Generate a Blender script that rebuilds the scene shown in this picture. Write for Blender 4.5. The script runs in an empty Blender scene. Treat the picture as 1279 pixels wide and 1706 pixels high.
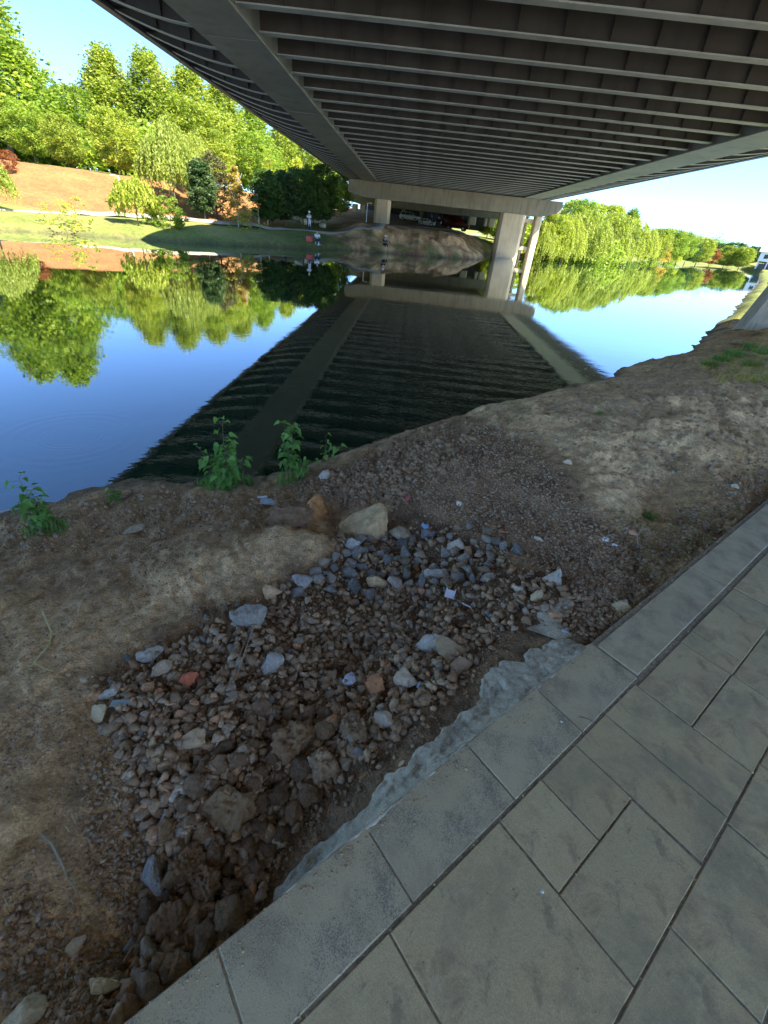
import bpy, bmesh, math, random
import numpy as np
from mathutils import Vector, Matrix
from mathutils.bvhtree import BVHTree
R = math.radians
random.seed(7); rng = np.random.default_rng(7)
sc = bpy.context.scene
C = sc.collection

# ------------------------------------------------------------------ camera
F_PX, CX, CY = 725.0, 639.5, 853.0          # lens measured in photograph pixels (1279 x 1706)
ROLL = math.atan(.11)
PITCH = math.atan(-(380 + .11*(CX-695) - CY)*math.cos(ROLL)/F_PX)
CAMZ = 2.6                                   # lens height above the water (water = 0)
cam_d = bpy.data.cameras.new('camera'); cam = bpy.data.objects.new('camera', cam_d); C.objects.link(cam)
cam_d.sensor_fit = 'VERTICAL'; cam_d.sensor_height = 24.0; cam_d.lens = F_PX/1706*24.0
cam_d.clip_start = .02; cam_d.clip_end = 4000
cam.matrix_world = Matrix.Translation((0, 0, CAMZ)) @ Matrix.Rotation(math.pi/2-PITCH, 4, 'X') @ Matrix.Rotation(ROLL, 4, 'Z')
sc.camera = cam

def ray(x, y):
    u = x-CX; v = y-CY; c, s = math.cos(ROLL), math.sin(ROLL)
    uu = u*c+v*s; vv = -u*s+v*c
    c, s = math.cos(PITCH), math.sin(PITCH)
    return Vector((uu, F_PX*c-vv*s, -F_PX*s-vv*c))
def at_z(x, y, z):                            # z above water
    r = ray(x, y); t = (z-CAMZ)/r.z
    return Vector((r.x*t, r.y*t, z))
def at_y(x, y, Y):
    r = ray(x, y); t = Y/r.y
    return Vector((r.x*t, Y, CAMZ+r.z*t))
def proj(X, Y, Z):
    X = np.asarray(X, float); Y = np.asarray(Y, float); Z = np.asarray(Z, float)-CAMZ
    c, s = math.cos(PITCH), math.sin(PITCH)
    Fw = np.maximum(Y*c-Z*s, 1e-3); V = -(Y*s+Z*c)
    uu = X/Fw*F_PX; vv = V/Fw*F_PX
    c, s = math.cos(ROLL), math.sin(ROLL)
    return CX+uu*c-vv*s, CY+uu*s+vv*c

# ------------------------------------------------------------------ sky, sun, exposure
SUN = Vector((.80, -.50, 1.0)).normalized()
w = bpy.data.worlds.new("World"); sc.world = w; w.use_nodes = True
nt = w.node_tree; bg = nt.nodes['Background']
sky = nt.nodes.new('ShaderNodeTexSky'); sky.sky_type = 'NISHITA'; sky.sun_disc = False
sky.sun_elevation = math.asin(SUN.z); sky.sun_rotation = math.atan2(SUN.x, SUN.y)
sky.air_density = .55; sky.dust_density = .5; sky.ozone_density = 2.0
tn = nt.nodes.new('ShaderNodeVectorMath'); tn.operation = 'MULTIPLY'; tn.inputs[1].default_value = (.64, .82, .98)
nt.links.new(sky.outputs[0], tn.inputs[0]); nt.links.new(tn.outputs[0], bg.inputs[0]); bg.inputs[1].default_value = .078
sl = bpy.data.lights.new('sun', 'SUN'); so = bpy.data.objects.new('sun', sl); C.objects.link(so)
sl.energy = 2.8; sl.angle = R(.55); sl.color = (1, .93, .78)
so.rotation_euler = (-SUN).to_track_quat('-Z', 'Y').to_euler()
so.location = SUN*60
vs = sc.view_settings; vs.view_transform = 'Standard'; vs.look = 'None'; vs.gamma = 1; vs.use_curve_mapping = False
vs.exposure = 2.9
sc.cycles.use_denoising = True
sc.cycles.max_bounces = 8; sc.cycles.diffuse_bounces = 4; sc.cycles.glossy_bounces = 4; sc.cycles.transmission_bounces = 4
sc.cycles.sample_clamp_indirect = 6

# ------------------------------------------------------------------ helpers
def tag(o, label=None, cat=None, group=None, kind=None):
    if label: o['label'] = label
    if cat: o['category'] = cat
    if group: o['group'] = group
    if kind: o['kind'] = kind
    return o
def link(name, me, mat=None, parent=None):
    o = bpy.data.objects.new(name, me); C.objects.link(o)
    if parent: o.parent = parent
    if mat and not me.materials: me.materials.append(mat)
    return o
def empty(name, loc, label=None, cat=None, group=None, kind=None, rz=0):
    o = bpy.data.objects.new(name, None); C.objects.link(o); o.location = loc; o.rotation_euler = (0, 0, rz)
    o.empty_display_size = .1
    return tag(o, label, cat, group, kind)
def npmesh(name, V, Fc, smooth=False, attr=None):
    """V (n,3); Fc (m,k) array of equal sized faces; attr: (m,) or (n,) -> handled by dict"""
    V = np.asarray(V, np.float32); Fc = np.asarray(Fc, np.int32)
    me = bpy.data.meshes.new(name)
    me.vertices.add(len(V)); me.vertices.foreach_set('co', V.ravel())
    k = Fc.shape[1]
    me.loops.add(Fc.size); me.loops.foreach_set('vertex_index', Fc.ravel())
    me.polygons.add(len(Fc)); me.polygons.foreach_set('loop_start', np.arange(0, Fc.size, k, dtype=np.int32))
    me.polygons.foreach_set('loop_total', np.full(len(Fc), k, np.int32))
    if smooth: me.polygons.foreach_set('use_smooth', np.ones(len(Fc), bool))
    me.update(calc_edges=True)
    if attr:
        for nm, (dom, arr) in attr.items():
            arr = np.asarray(arr, np.float32)
            if arr.ndim == 1:
                a = me.attributes.new(nm, 'FLOAT', dom); a.data.foreach_set('value', arr)
            else:
                a = me.attributes.new(nm, 'FLOAT_COLOR', dom)
                if arr.shape[1] == 3: arr = np.hstack([arr, np.ones((len(arr), 1), np.float32)])
                a.data.foreach_set('color', arr.ravel())
    return me
class MB:
    """collects boxes, bars and tubes, then links ONE mesh object"""
    def __init__(s): s.bm = bmesh.new()
    def box(s, c, d, rot=None, bev=0):
        r = bmesh.ops.create_cube(s.bm, size=1)
        vs = r['verts']
        M = Matrix.Translation(c) @ (rot if rot else Matrix.Identity(4)) @ Matrix.Diagonal((d[0], d[1], d[2], 1))
        bmesh.ops.transform(s.bm, matrix=M, verts=vs)
        if bev:
            es = list({e for v in vs for e in v.link_edges})
            bmesh.ops.bevel(s.bm, geom=es, offset=bev, segments=2, affect='EDGES', profile=.5)
        return s
    def prism(s, pts, axis, a0, a1):
        """extrude a polygon (2D list) along axis 'x' or 'y' or 'z'"""
        f = {'x': lambda p, a: (a, p[0], p[1]), 'y': lambda p, a: (p[0], a, p[1]), 'z': lambda p, a: (p[0], p[1], a)}[axis]
        v0 = [s.bm.verts.new(f(p, a0)) for p in pts]; v1 = [s.bm.verts.new(f(p, a1)) for p in pts]
        n = len(pts)
        s.bm.faces.new(v0); s.bm.faces.new(v1[::-1])
        for i in range(n): s.bm.faces.new((v0[i], v1[i], v1[(i+1) % n], v0[(i+1) % n]))
        return s
    def tube(s, pts, rad, n=6, cap=True):
        pts = [Vector(p) for p in pts]
        if not isinstance(rad, (list, tuple)): rad = [rad]*len(pts)
        rings = []
        for i, p in enumerate(pts):
            d = (pts[min(i+1, len(pts)-1)]-pts[max(i-1, 0)]).normalized()
            a = d.orthogonal().normalized() if i == 0 else (a - d*a.dot(d)).normalized()
            b = d.cross(a)
            rings.append([s.bm.verts.new(p+(a*math.cos(2*math.pi*k/n)+b*math.sin(2*math.pi*k/n))*rad[i]) for k in range(n)])
        for i in range(len(rings)-1):
            for k in range(n):
                s.bm.faces.new((rings[i][k], rings[i][(k+1) % n], rings[i+1][(k+1) % n], rings[i+1][k]))
        if cap:
            s.bm.faces.new(rings[0][::-1]); s.bm.faces.new(rings[-1])
        return s
    def mesh(s, name, smooth=False):
        bmesh.ops.recalc_face_normals(s.bm, faces=s.bm.faces)
        me = bpy.data.meshes.new(name); s.bm.to_mesh(me); s.bm.free()
        if smooth: me.shade_smooth()
        return me
    def build(s, name, mat, parent=None, smooth=False):
        return link(name, s.mesh(name, smooth), mat, parent)

# vectorised gradient noise
_P = rng.permutation(512).astype(np.int64); _P = np.concatenate([_P, _P, _P])
_G = rng.normal(size=(512, 3)); _G /= np.linalg.norm(_G, axis=1)[:, None]
def noise3(x, y, z):
    x, y, z = np.broadcast_arrays(np.asarray(x, float), np.asarray(y, float), np.asarray(z, float))
    xi = np.floor(x).astype(np.int64); yi = np.floor(y).astype(np.int64); zi = np.floor(z).astype(np.int64)
    xf, yf, zf = x-xi, y-yi, z-zi
    u, v, w_ = [t*t*t*(t*(t*6-15)+10) for t in (xf, yf, zf)]
    out = 0
    for i in (0, 1):
        for j in (0, 1):
            for k in (0, 1):
                h = _P[(_P[(_P[(xi+i) & 511]+yi+j) & 511]+zi+k) & 511]
                g = _G[h]
                d = g[..., 0]*(xf-i)+g[..., 1]*(yf-j)+g[..., 2]*(zf-k)
                out = out + d*(u if i else 1-u)*(v if j else 1-v)*(w_ if k else 1-w_)
    return out*1.6
def fbm(x, y, z, oct=4, lac=2.1, gain=.5):
    a, s, f = 1., 0., 1.
    for _ in range(oct):
        s = s + a*noise3(x*f, y*f, z*f+7.3*_); a *= gain; f *= lac
    return s
def inpoly(x, y, poly):
    x = np.asarray(x); y = np.asarray(y); ins = np.zeros(x.shape, bool); n = len(poly)
    for i in range(n):
        x0, y0 = poly[i]; x1, y1 = poly[(i+1) % n]
        if y0 == y1: continue
        c = ((y0 > y) != (y1 > y)) & (x < (x1-x0)*(y-y0)/(y1-y0)+x0)
        ins ^= c
    return ins
def polydist(x, y, poly, closed=True):
    best = np.full(np.shape(x), 1e9); n = len(poly)
    for i in range(n if closed else n-1):
        ax, ay = poly[i]; bx, by = poly[(i+1) % n]
        dx, dy = bx-ax, by-ay; L = dx*dx+dy*dy+1e-12
        t = np.clip(((x-ax)*dx+(y-ay)*dy)/L, 0, 1)
        best = np.minimum(best, np.hypot(x-ax-t*dx, y-ay-t*dy))
    return best
sstep = lambda a, b, x: (lambda t: t*t*(3-2*t))(np.clip((x-a)/(b-a), 0, 1))

# ------------------------------------------------------------------ materials
WARM = (1.18, 1.0, .76)
class NT:
    def __init__(s, name):
        s.m = bpy.data.materials.new(name); s.m.use_nodes = True; s.t = s.m.node_tree
        s.b = s.t.nodes['Principled BSDF']; s.b.inputs['Specular IOR Level'].default_value = .3
        s.out = s.t.nodes['Material Output']
    def n(s, typ, **kw):
        o = s.t.nodes.new(typ)
        for k, v in kw.items():
            if k.startswith('_'): setattr(o, k[1:], v)
            else: s.set(o.inputs[k.replace('__', ' ')], v)
        return o
    def set(s, inp, v):
        if isinstance(v, bpy.types.NodeSocket): s.t.links.new(v, inp)
        else:
            if isinstance(v, tuple) and len(v) == 3 and inp.type == 'RGBA': v = (*v, 1)
            inp.default_value = v
    def co(s, scale=None, kind='Object'):
        o = s.n('ShaderNodeTexCoord').outputs[kind]
        if scale:
            mp = s.n('ShaderNodeMapping'); s.set(mp.inputs[0], o); mp.inputs['Scale'].default_value = scale; o = mp.outputs[0]
        return o
    def noise(s, vec, scale, detail=4, rough=.6, dist=0):
        o = s.n('ShaderNodeTexNoise'); s.set(o.inputs['Vector'], vec)
        o.inputs['Scale'].default_value = scale; o.inputs['Detail'].default_value = detail; o.inputs['Roughness'].default_value = rough
        o.inputs['Distortion'].default_value = dist
        return o.outputs[0]
    def vor(s, vec, scale, out=0, feature='F1'):
        o = s.n('ShaderNodeTexVoronoi'); o.feature = feature; s.set(o.inputs['Vector'], vec); o.inputs['Scale'].default_value = scale
        return o.outputs[out]
    def ramp(s, fac, stops, interp='LINEAR'):
        o = s.n('ShaderNodeValToRGB'); s.set(o.inputs[0], fac); cr = o.color_ramp; cr.interpolation = interp
        while len(cr.elements) < len(stops): cr.elements.new(.5)
        for e, (p, c) in zip(cr.elements, stops):
            e.position = p; e.color = (*c, 1) if isinstance(c, tuple) else (c, c, c, 1)
        return o.outputs[0]
    def mix(s, fac, a, b, typ='MIX'):
        o = s.n('ShaderNodeMix'); o.data_type = 'RGBA'; o.blend_type = typ
        s.set(o.inputs[0], fac); s.set(o.inputs[6], a); s.set(o.inputs[7], b)
        return o.outputs[2]
    def math(s, op, a, b=0.):
        o = s.n('ShaderNodeMath'); o.operation = op; s.set(o.inputs[0], a); s.set(o.inputs[1], b); return o.outputs[0]
    def attr(s, name, out='Color'):
        o = s.n('ShaderNodeAttribute'); o.attribute_name = name; return o.outputs[out]
    def bump(s, h, strength=.5, dist=.01, prev=None):
        o = s.n('ShaderNodeBump'); s.set(o.inputs['Height'], h); o.inputs['Strength'].default_value = strength; o.inputs['Distance'].default_value = dist
        if prev: s.set(o.inputs['Normal'], prev)
        return o.outputs[0]
    def done(s, col=None, rough=None, normal=None, warm=None, **kw):
        if col is not None and warm: col = s.mix(1., col, warm, 'MULTIPLY')
        if col is not None: s.set(s.b.inputs['Base Color'], col)
        if rough is not None: s.set(s.b.inputs['Roughness'], rough)
        if normal is not None: s.set(s.b.inputs['Normal'], normal)
        for k, v in kw.items(): s.set(s.b.inputs[k.replace('__', ' ')], v)
        return s.m

def simple(name, col, rough=.6, var=.25, scale=6., bump=.3, bdist=.005, metal=0):
    t = NT(name); c = t.co(); n = t.noise(c, scale, 5)
    k = t.mix(t.ramp(n, [(.3, 0.), (.7, 1.)]), tuple(x*(1-var) for x in col), tuple(min(1, x*(1+var)) for x in col))
    return t.done(k, rough, t.bump(t.noise(c, scale*5, 4), bump, bdist), Metallic=metal)

def m_soil():
    t = NT('soil'); c = t.co()
    z = t.attr('tint')                       # the soil's own colour (dry, damp, clayey patches)
    n1 = t.noise(c, 2.2, 6, .65); n2 = t.noise(c, 14, 6, .7); n3 = t.noise(c, 90, 4, .7)
    k = t.mix(t.ramp(n1, [(.3, .0), (.7, 1.)]), (.72, .70, .68), (1.22, 1.2, 1.15))
    col = t.mix(1., z, k, 'MULTIPLY')
    k2 = t.mix(t.ramp(n2, [(.32, .0), (.68, 1.)]), (.55, .52, .50), (1.36, 1.33, 1.28))
    col = t.mix(1., col, k2, 'MULTIPLY')
    k3 = t.mix(t.ramp(n3, [(.3, .0), (.7, 1.)]), (.6, .6, .6), (1.4, 1.4, 1.4))
    col = t.mix(1., col, k3, 'MULTIPLY')
    h = t.math('ADD', t.math('MULTIPLY', t.noise(c, 30, 6, .75), 1.), t.math('MULTIPLY', t.vor(c, 70), -.35))
    nb = t.bump(h, 1., .014); nb = t.bump(t.noise(c, 220, 3, .7), .6, .003, nb)
    return t.done(col, .95, nb, (1.16, 1.0, .80))
def m_stone(name, stops, src='obj', bs=1., warm=(1.8, 1.52, 1.16)):
    t = NT(name); c = t.co()
    r = t.n('ShaderNodeObjectInfo').outputs['Random'] if src == 'obj' else t.attr('rnd', 'Fac')
    base = t.ramp(r, stops, 'LINEAR')
    n = t.noise(c, 3/bs, 6, .7)
    k = t.mix(t.ramp(n, [(.3, 0.), (.7, 1.)]), (.5, .5, .5), (1.45, 1.42, 1.38))
    col = t.mix(1., base, k, 'MULTIPLY')
    dirt = t.ramp(t.noise(c, 1.6/bs, 4, .6), [(.45, 0.), (.62, 1.)])
    col = t.mix(t.math('MULTIPLY', dirt, .35), col, (.26, .19, .125))
    nb = t.bump(t.noise(c, 7/bs, 6, .75), .8, .12*bs)
    return t.done(col, .88, nb, warm)
STOPS_GREY = [(0., (.42, .42, .40)), (.18, (.30, .315, .33)), (.36, (.50, .48, .43)), (.5, (.36, .29, .22)), (.64, (.46, .35, .23)), (.78, (.27, .28, .28)), (.9, (.52, .38, .24)), (1., (.52, .26, .15))]
STOPS_GRAV = [(0., (.19, .145, .105)), (.25, (.30, .22, .15)), (.45, (.27, .26, .24)), (.6, (.38, .31, .22)), (.75, (.22, .16, .115)), (.9, (.44, .39, .32)), (1., (.44, .25, .15))]
STOPS_CLOD = [(0., (.18, .13, .09)), (.4, (.28, .20, .135)), (.8, (.36, .26, .17)), (1., (.44, .29, .17))]
def m_onestone(name, col, dirt=.4, seed=0., bs=.08):
    t = NT(name); c = t.co()
    n = t.noise(c, 10+seed, 7, .7)
    k = t.mix(t.ramp(n, [(.3, 0.), (.7, 1.)]), tuple(x*.6 for x in col), tuple(min(1, x*1.35) for x in col))
    k = t.mix(t.math('MULTIPLY', t.ramp(t.noise(c, 16+seed, 4, .6), [(.45, 0.), (.6, 1.)]), dirt), k, (.22, .16, .10))
    nb = t.bump(t.noise(c, 60, 6, .75), .9, .01)
    return t.done(k, .88, nb, (1.12, 1.0, .84))

def m_leaf(name, a, b, rough=.45, trans=.45):
    t = NT(name)
    r = t.attr('rnd', 'Fac'); oi = t.n('ShaderNodeObjectInfo').outputs['Random']
    col = t.mix(r, a, b)
    col = t.mix(1., col, t.mix(oi, (.85, .88, .9), (1.12, 1.08, 1.05)), 'MULTIPLY')
    t.done(col, rough); t.b.inputs['Specular IOR Level'].default_value = .25
    tr = t.n('ShaderNodeBsdfTranslucent'); t.set(tr.inputs[0], t.mix(1., col, (1.25, 1.35, .55), 'MULTIPLY'))
    ms = t.n('ShaderNodeMixShader'); ms.inputs[0].default_value = trans
    t.t.links.new(t.b.outputs[0], ms.inputs[1]); t.t.links.new(tr.outputs[0], ms.inputs[2]); t.t.links.new(ms.outputs[0], t.out.inputs[0])
    return t.m
LEAF = {
 'poplar': m_leaf('poplar_leaves', (.14, .21, .025), (.42, .46, .08)),
 'broad': m_leaf('broad_leaves', (.11, .20, .03), (.34, .42, .06)),
 'deep': m_leaf('deep_green_leaves', (.035, .085, .02), (.10, .19, .045), trans=.3),
 'blue': m_leaf('blue_green_leaves', (.04, .09, .03), (.13, .19, .07), trans=.3),
 'willow': m_leaf('willow_leaves', (.20, .27, .04), (.42, .45, .10)),
 'orange': m_leaf('orange_leaves', (.38, .27, .06), (.58, .42, .11)),
 'red': m_leaf('russet_leaves', (.22, .07, .03), (.34, .13, .05)),
 'olive': m_leaf('olive_leaves', (.09, .09, .04), (.18, .16, .07), trans=.3),
 'yellow': m_leaf('yellow_green_leaves', (.25, .32, .03), (.48, .50, .08)),
 'sapling': m_leaf('sapling_leaves', (.11, .24, .05), (.22, .40, .10), trans=.4),
}
M_BARK = simple('bark', (.14, .11, .085), .9, .3, 8, .8, .02)
M_BARKW = simple('whitewashed_bark', (.55, .53, .48), .9, .1, 8, .4, .01)
M_TWIG = simple('green_stem', (.16, .15, .06), .7, .2, 40, .2, .001)

def m_concrete(name, col, scale=1., stain=.3, rough=.85, warm=(1.1, 1.02, .86)):
    t = NT(name); c = t.co()
    n = t.noise(c, .6*scale, 6, .65); st = t.noise(t.co((3*scale, 3*scale, .35*scale)), 1., 5, .6)
    k = t.mix(t.ramp(n, [(.3, 0.), (.7, 1.)]), tuple(x*.82 for x in col), tuple(x*1.12 for x in col))
    k = t.mix(t.math('MULTIPLY', t.ramp(st, [(.5, 0.), (.66, 1.)]), stain), k, tuple(x*.5 for x in col))
    return t.done(k, rough, t.bump(t.noise(c, 12*scale, 6, .7), .35, .02), warm)
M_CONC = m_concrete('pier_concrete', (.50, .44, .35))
M_CAP = m_concrete('stained_shaded_cap_concrete', (.22, .21, .18), 1., .5)  # stained concrete whose base tone is also darkened to hold the shade
M_STEEL = m_concrete('painted_girder', (.27, .29, .265), .5, .4, .55, (1, 1, 1))
M_BEAM = m_concrete('painted_beam', (.40, .43, .42), .5, .4, .6, (1, 1, 1))
M_WEB = m_concrete('shade_darkened_web_paint', (.07, .07, .068), .5, .5, .7, (1, 1, 1))  # beam paint darkened: the under-deck shade is put into the web colour
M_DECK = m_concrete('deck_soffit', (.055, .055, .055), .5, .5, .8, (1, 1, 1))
M_FASCIA = m_concrete('fascia_paint', (.16, .17, .26), .5, .2, .5)

def m_curb():
    t = NT('curb_granite'); c = t.co(kind='Object'); oi = t.n('ShaderNodeObjectInfo').outputs['Random']
    base = t.mix(oi, (.39, .33, .215), (.46, .385, .255))
    n = t.noise(c, 2.5, 6, .65)
    col = t.mix(t.ramp(n, [(.35, 0.), (.65, 1.)]), base, (.41, .36, .26))
    sp = t.noise(c, 230, 4, .75)
    big = t.noise(c, 7, 4, .6)
    spots = t.ramp(t.math('ADD', sp, t.math('MULTIPLY', big, .6)), [(.82, 1.), (.93, 0.)])
    col = t.mix(t.math('MULTIPLY', t.math('SUBTRACT', 1., spots), .72), col, (.10, .10, .095))
    wp = t.n('ShaderNodeNewGeometry').outputs['Position']; col = t.mix(t.math('MULTIPLY', t.ramp(t.noise(wp, 4, 7, .75, .5), [(.48, 0.), (.64, 1.)]), .5), col, (.24, .20, .14))
    lt = t.ramp(t.noise(c, 210, 2, .5), [(.62, 0.), (.72, 1.)])
    col = t.mix(t.math('MULTIPLY', lt, .15), col, (.55, .54, .5))
    nb = t.bump(sp, .5, .0025); nb = t.bump(n, .4, .01, nb)
    return t.done(col, t.ramp(big, [(.3, .5), (.7, .8)]), nb, (1.25, 1.12, .9))
def m_paver():
    t = NT('paving_slab'); c = t.co(kind='Object'); oi = t.n('ShaderNodeObjectInfo').outputs['Random']
    base = t.mix(oi, (.37, .315, .205), (.47, .395, .255))
    n = t.noise(c, 3.5, 7, .7)
    col = t.mix(t.ramp(n, [(.35, 0.), (.68, 1.)]), base, (.48, .38, .235))
    n2 = t.noise(c, 9, 6, .75, .6)
    col = t.mix(t.math('MULTIPLY', t.ramp(n2, [(.53, 0.), (.66, 1.)]), .7), col, (.19, .17, .125))
    g = t.noise(c, 240, 3, .6)
    col = t.mix(1., col, t.mix(g, (.55, .55, .55), (1.45, 1.45, 1.45)), 'MULTIPLY')
    wp = t.n('ShaderNodeNewGeometry').outputs['Position']
    wst = t.noise(wp, 2.6, 7, .72, .4)
    col = t.mix(t.math('MULTIPLY', t.ramp(wst, [(.47, 0.), (.62, 1.)]), .62), col, (.22, .195, .14))
    col = t.mix(t.math('MULTIPLY', t.ramp(t.noise(wp, 6.5, 6, .75, .8), [(.58, 0.), (.68, 1.)]), .35), col, (.56, .50, .38))
    scr = t.noise(t.co((3, 70, 3)), 2., 4, .6); col = t.mix(t.math('MULTIPLY', t.ramp(scr, [(.60, 0.), (.70, 1.)]), .3), col, (.22, .20, .16))
    ru = t.ramp(t.noise(c, 5, 5, .7), [(.50, 0.), (.66, 1.)])
    col = t.mix(t.math('MULTIPLY', ru, .3), col, (.38, .26, .16))
    st = t.noise(t.co((60, 4, 4)), 3, 4, .6)
    nb = t.bump(g, .35, .0015); nb = t.bump(t.noise(c, 18, 6, .75), .5, .006, nb)
    return t.done(col, t.ramp(n2, [(.3, .55), (.7, .85)]), nb, (1.2, 1.06, .82))
M_CURB = m_curb(); M_PAVER = m_paver(); M_JOINT = simple('joint_grit', (.32, .25, .16), .95, .4, 60, .6, .004)

# ------------------------------------------------------------------ shorelines and terrain heights (z above water)
WATER = [(-60, -45), (-14, -9), (-6.2, .2), (-3.6, 3.3), (-3.3, 3.6), (-2.7, 4.1), (-2.1, 4.2), (-1.4, 4.4), (-.7, 5.0), (.6, 6.3), (2.4, 8.2), (5.6, 11.4), (9.6, 15.6), (13.6, 21.6), (19, 29), (60, 88),
         (108, 160), (145, 215), (175, 262), (195, 310), (170, 318), (135, 292), (87, 203), (50, 138), (27, 96), (21, 88), (15, 90), (11.2, 84), (9.6, 70), (8.6, 64), (4.6, 60), (.9, 57.4), (-2.4, 56.2), (-5.6, 54.3), (-10.5, 47.2),
         (-14.6, 42), (-17.9, 38.5), (-21.6, 36.4), (-24.7, 34.6), (-27.1, 32.5), (-40, 29), (-110, 24), (-130, -45)]
NEARSHORE = WATER[0:18]; FARSHORE = WATER[19:]
UA = R(40.6); U2 = np.array([math.cos(UA), math.sin(UA)]); N2 = np.array([-U2[1], U2[0]])
O2 = np.array([.0565, .6506]); PAVE = .9
def to_st(X, Y): return (X-O2[0])*U2[0]+(Y-O2[1])*U2[1], (X-O2[0])*N2[0]+(Y-O2[1])*N2[1]
def from_st(s, t): return O2[0]+s*U2[0]+t*N2[0], O2[1]+s*U2[1]+t*N2[1]

NEARPTS = [  # photo pixel, height above the water
 (0,850,0),(100,825,0),(230,802,0),(330,803,0),(440,797,0),
 (0,905,.17),(100,890,.2),(200,872,.2),(300,865,.2),(0,1000,.4),(0,1100,.52),(0,1200,.62),(0,1400,.7),(0,1650,.7),(100,1050,.45),(200,1000,.42),(200,1100,.5),
 (300,960,.45),(400,930,.48),(480,895,.48),(545,905,.47),(360,880,.36),(430,870,.28),(450,835,.12),(400,825,.12),(350,830,.15),
 (475,850,.2),(520,870,.22),(560,870,.26),(600,900,.3),(520,985,.42),(450,1020,.44),(620,960,.36),(700,960,.4),(620,1060,.47),(500,1100,.5),(400,1100,.52),(300,1130,.56),(200,1200,.6),(150,1300,.66),
 (300,1300,.66),(430,1250,.62),(560,1180,.56),(640,1130,.56),(720,1100,.6),(800,1050,.66),(880,990,.72),(960,1010,.76),(1050,960,.74),
 (250,1500,.62),(330,1450,.58),(400,1430,.56),(350,1520,.55),(240,1640,.58),(100,1500,.68),(100,1640,.68),(440,1380,.6),(540,1300,.68),(640,1220,.74),
 (540,800,.28),(600,790,.42),(650,770,.5),(600,840,.38),(680,860,.45),(700,800,.58),(760,860,.58),(760,760,.72),(830,800,.74),(850,740,.8),(900,850,.72),(930,790,.84),
 (830,690,.8),(900,670,.85),(1000,650,.88),(1100,630,.84),(1150,612,.62),(1000,740,.95),(1020,820,.94),(1080,860,.74),(1060,920,.74),(1130,820,.82),(1160,880,.86),(1200,800,.88),(1100,720,.98),(1200,680,.98),(1279,640,.98),(1279,760,.92),
 (1210,590,.62),(1250,580,.8),(1279,585,.85)]
_cx, _cz = [], []
for (a, b, z) in NEARPTS:
    p = at_z(a, b, z); _cx.append((p.x, p.y)); _cz.append(z)
def _under(x, y, k, z): _cx.append((x, y)); _cz.append(z)
for (x, y, z) in [(-4.6,4.2,-.5),(-3.4,5.0,-.5),(-2.0,5.4,-.5),(-.9,6.2,-.5),(.4,6.1,.15),(-.1,6.9,-.5),(1.6,7.4,.1),(1.6,8.8,-.5),(3.6,9.3,.1),(4.2,11.4,-.5),(7.5,13.2,.15),(8,15.6,-.5),(11.4,17.4,.3),(12,21,-.5),
                (-6.2,.2,0),(-5,0,.3),(-4,-1.5,.6),(-7.5,1,-.5),(-3,0,.62),(-2,-2,.85),(-3,1.6,.45),(8,12,.75),(10,12,.95),(12,12,1.),(14,14,1.),(6,6.5,.95),(8,8,1.),(-1.2,-.6,.8),(-4.6,1.9,.12)]: _under(x, y, 0, z)
for s in np.arange(-4, 14, .35):
    x, y = from_st(s, .12); _under(x, y, 0, .82 if not -.7 < s < .1 else .66)
    x, y = from_st(s, -.6); _under(x, y, 0, .84)
_cx = np.array(_cx); _cz = np.array(_cz)
def _tps(r): return np.where(r > 1e-9, r*r*np.log(r+1e-12), 0)
_n = len(_cx); _A = np.zeros((_n+3, _n+3)); _D = np.linalg.norm(_cx[:, None]-_cx[None], axis=2)
_A[:_n, :_n] = _tps(_D)+np.eye(_n)*.03; _A[:_n, _n] = 1; _A[:_n, _n+1:] = _cx; _A[_n:, :_n] = _A[:_n, _n:].T
_W = np.linalg.solve(_A, np.concatenate([_cz, np.zeros(3)]))
def rbf(X, Y):
    out = _W[_n]+_W[_n+1]*X+_W[_n+2]*Y
    for i in range(_n):
        r2 = (X-_cx[i, 0])**2+(Y-_cx[i, 1])**2+1e-12
        out += _W[i]*.5*r2*np.log(r2)
    return out
def prof(d, pts): return np.interp(d, [p[0] for p in pts], [p[1] for p in pts])
P_NEAR = [(-30,-3),(-1,-.6),(0,0),(.6,.4),(3,.85),(8,1.0),(30,1.6),(300,4)]
P_LEFT = [(-30,-3),(-1,-.6),(0,0),(.4,.35),(2.5,.75),(5,.95),(7.5,1.05),(9,1.5),(19,4.3),(60,5.6),(400,9)]
P_MID = [(-30,-3),(-1,-.6),(0,0),(.5,.4),(4.6,1.25),(6.6,1.4),(9,1.7),(30,3.2),(60,4.2),(400,8)]
P_UND = [(-30,-3),(-1,-.5),(0,0),(.5,.5),(3.6,1.9),(5.5,2.35),(8,2.5),(20,2.75),(52,5.3),(90,5.6),(400,8)]
P_RIGHT = [(-30,-3),(-1,-.6),(0,0),(.6,.4),(6,1.),(20,1.8),(60,3),(400,9)]
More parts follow.
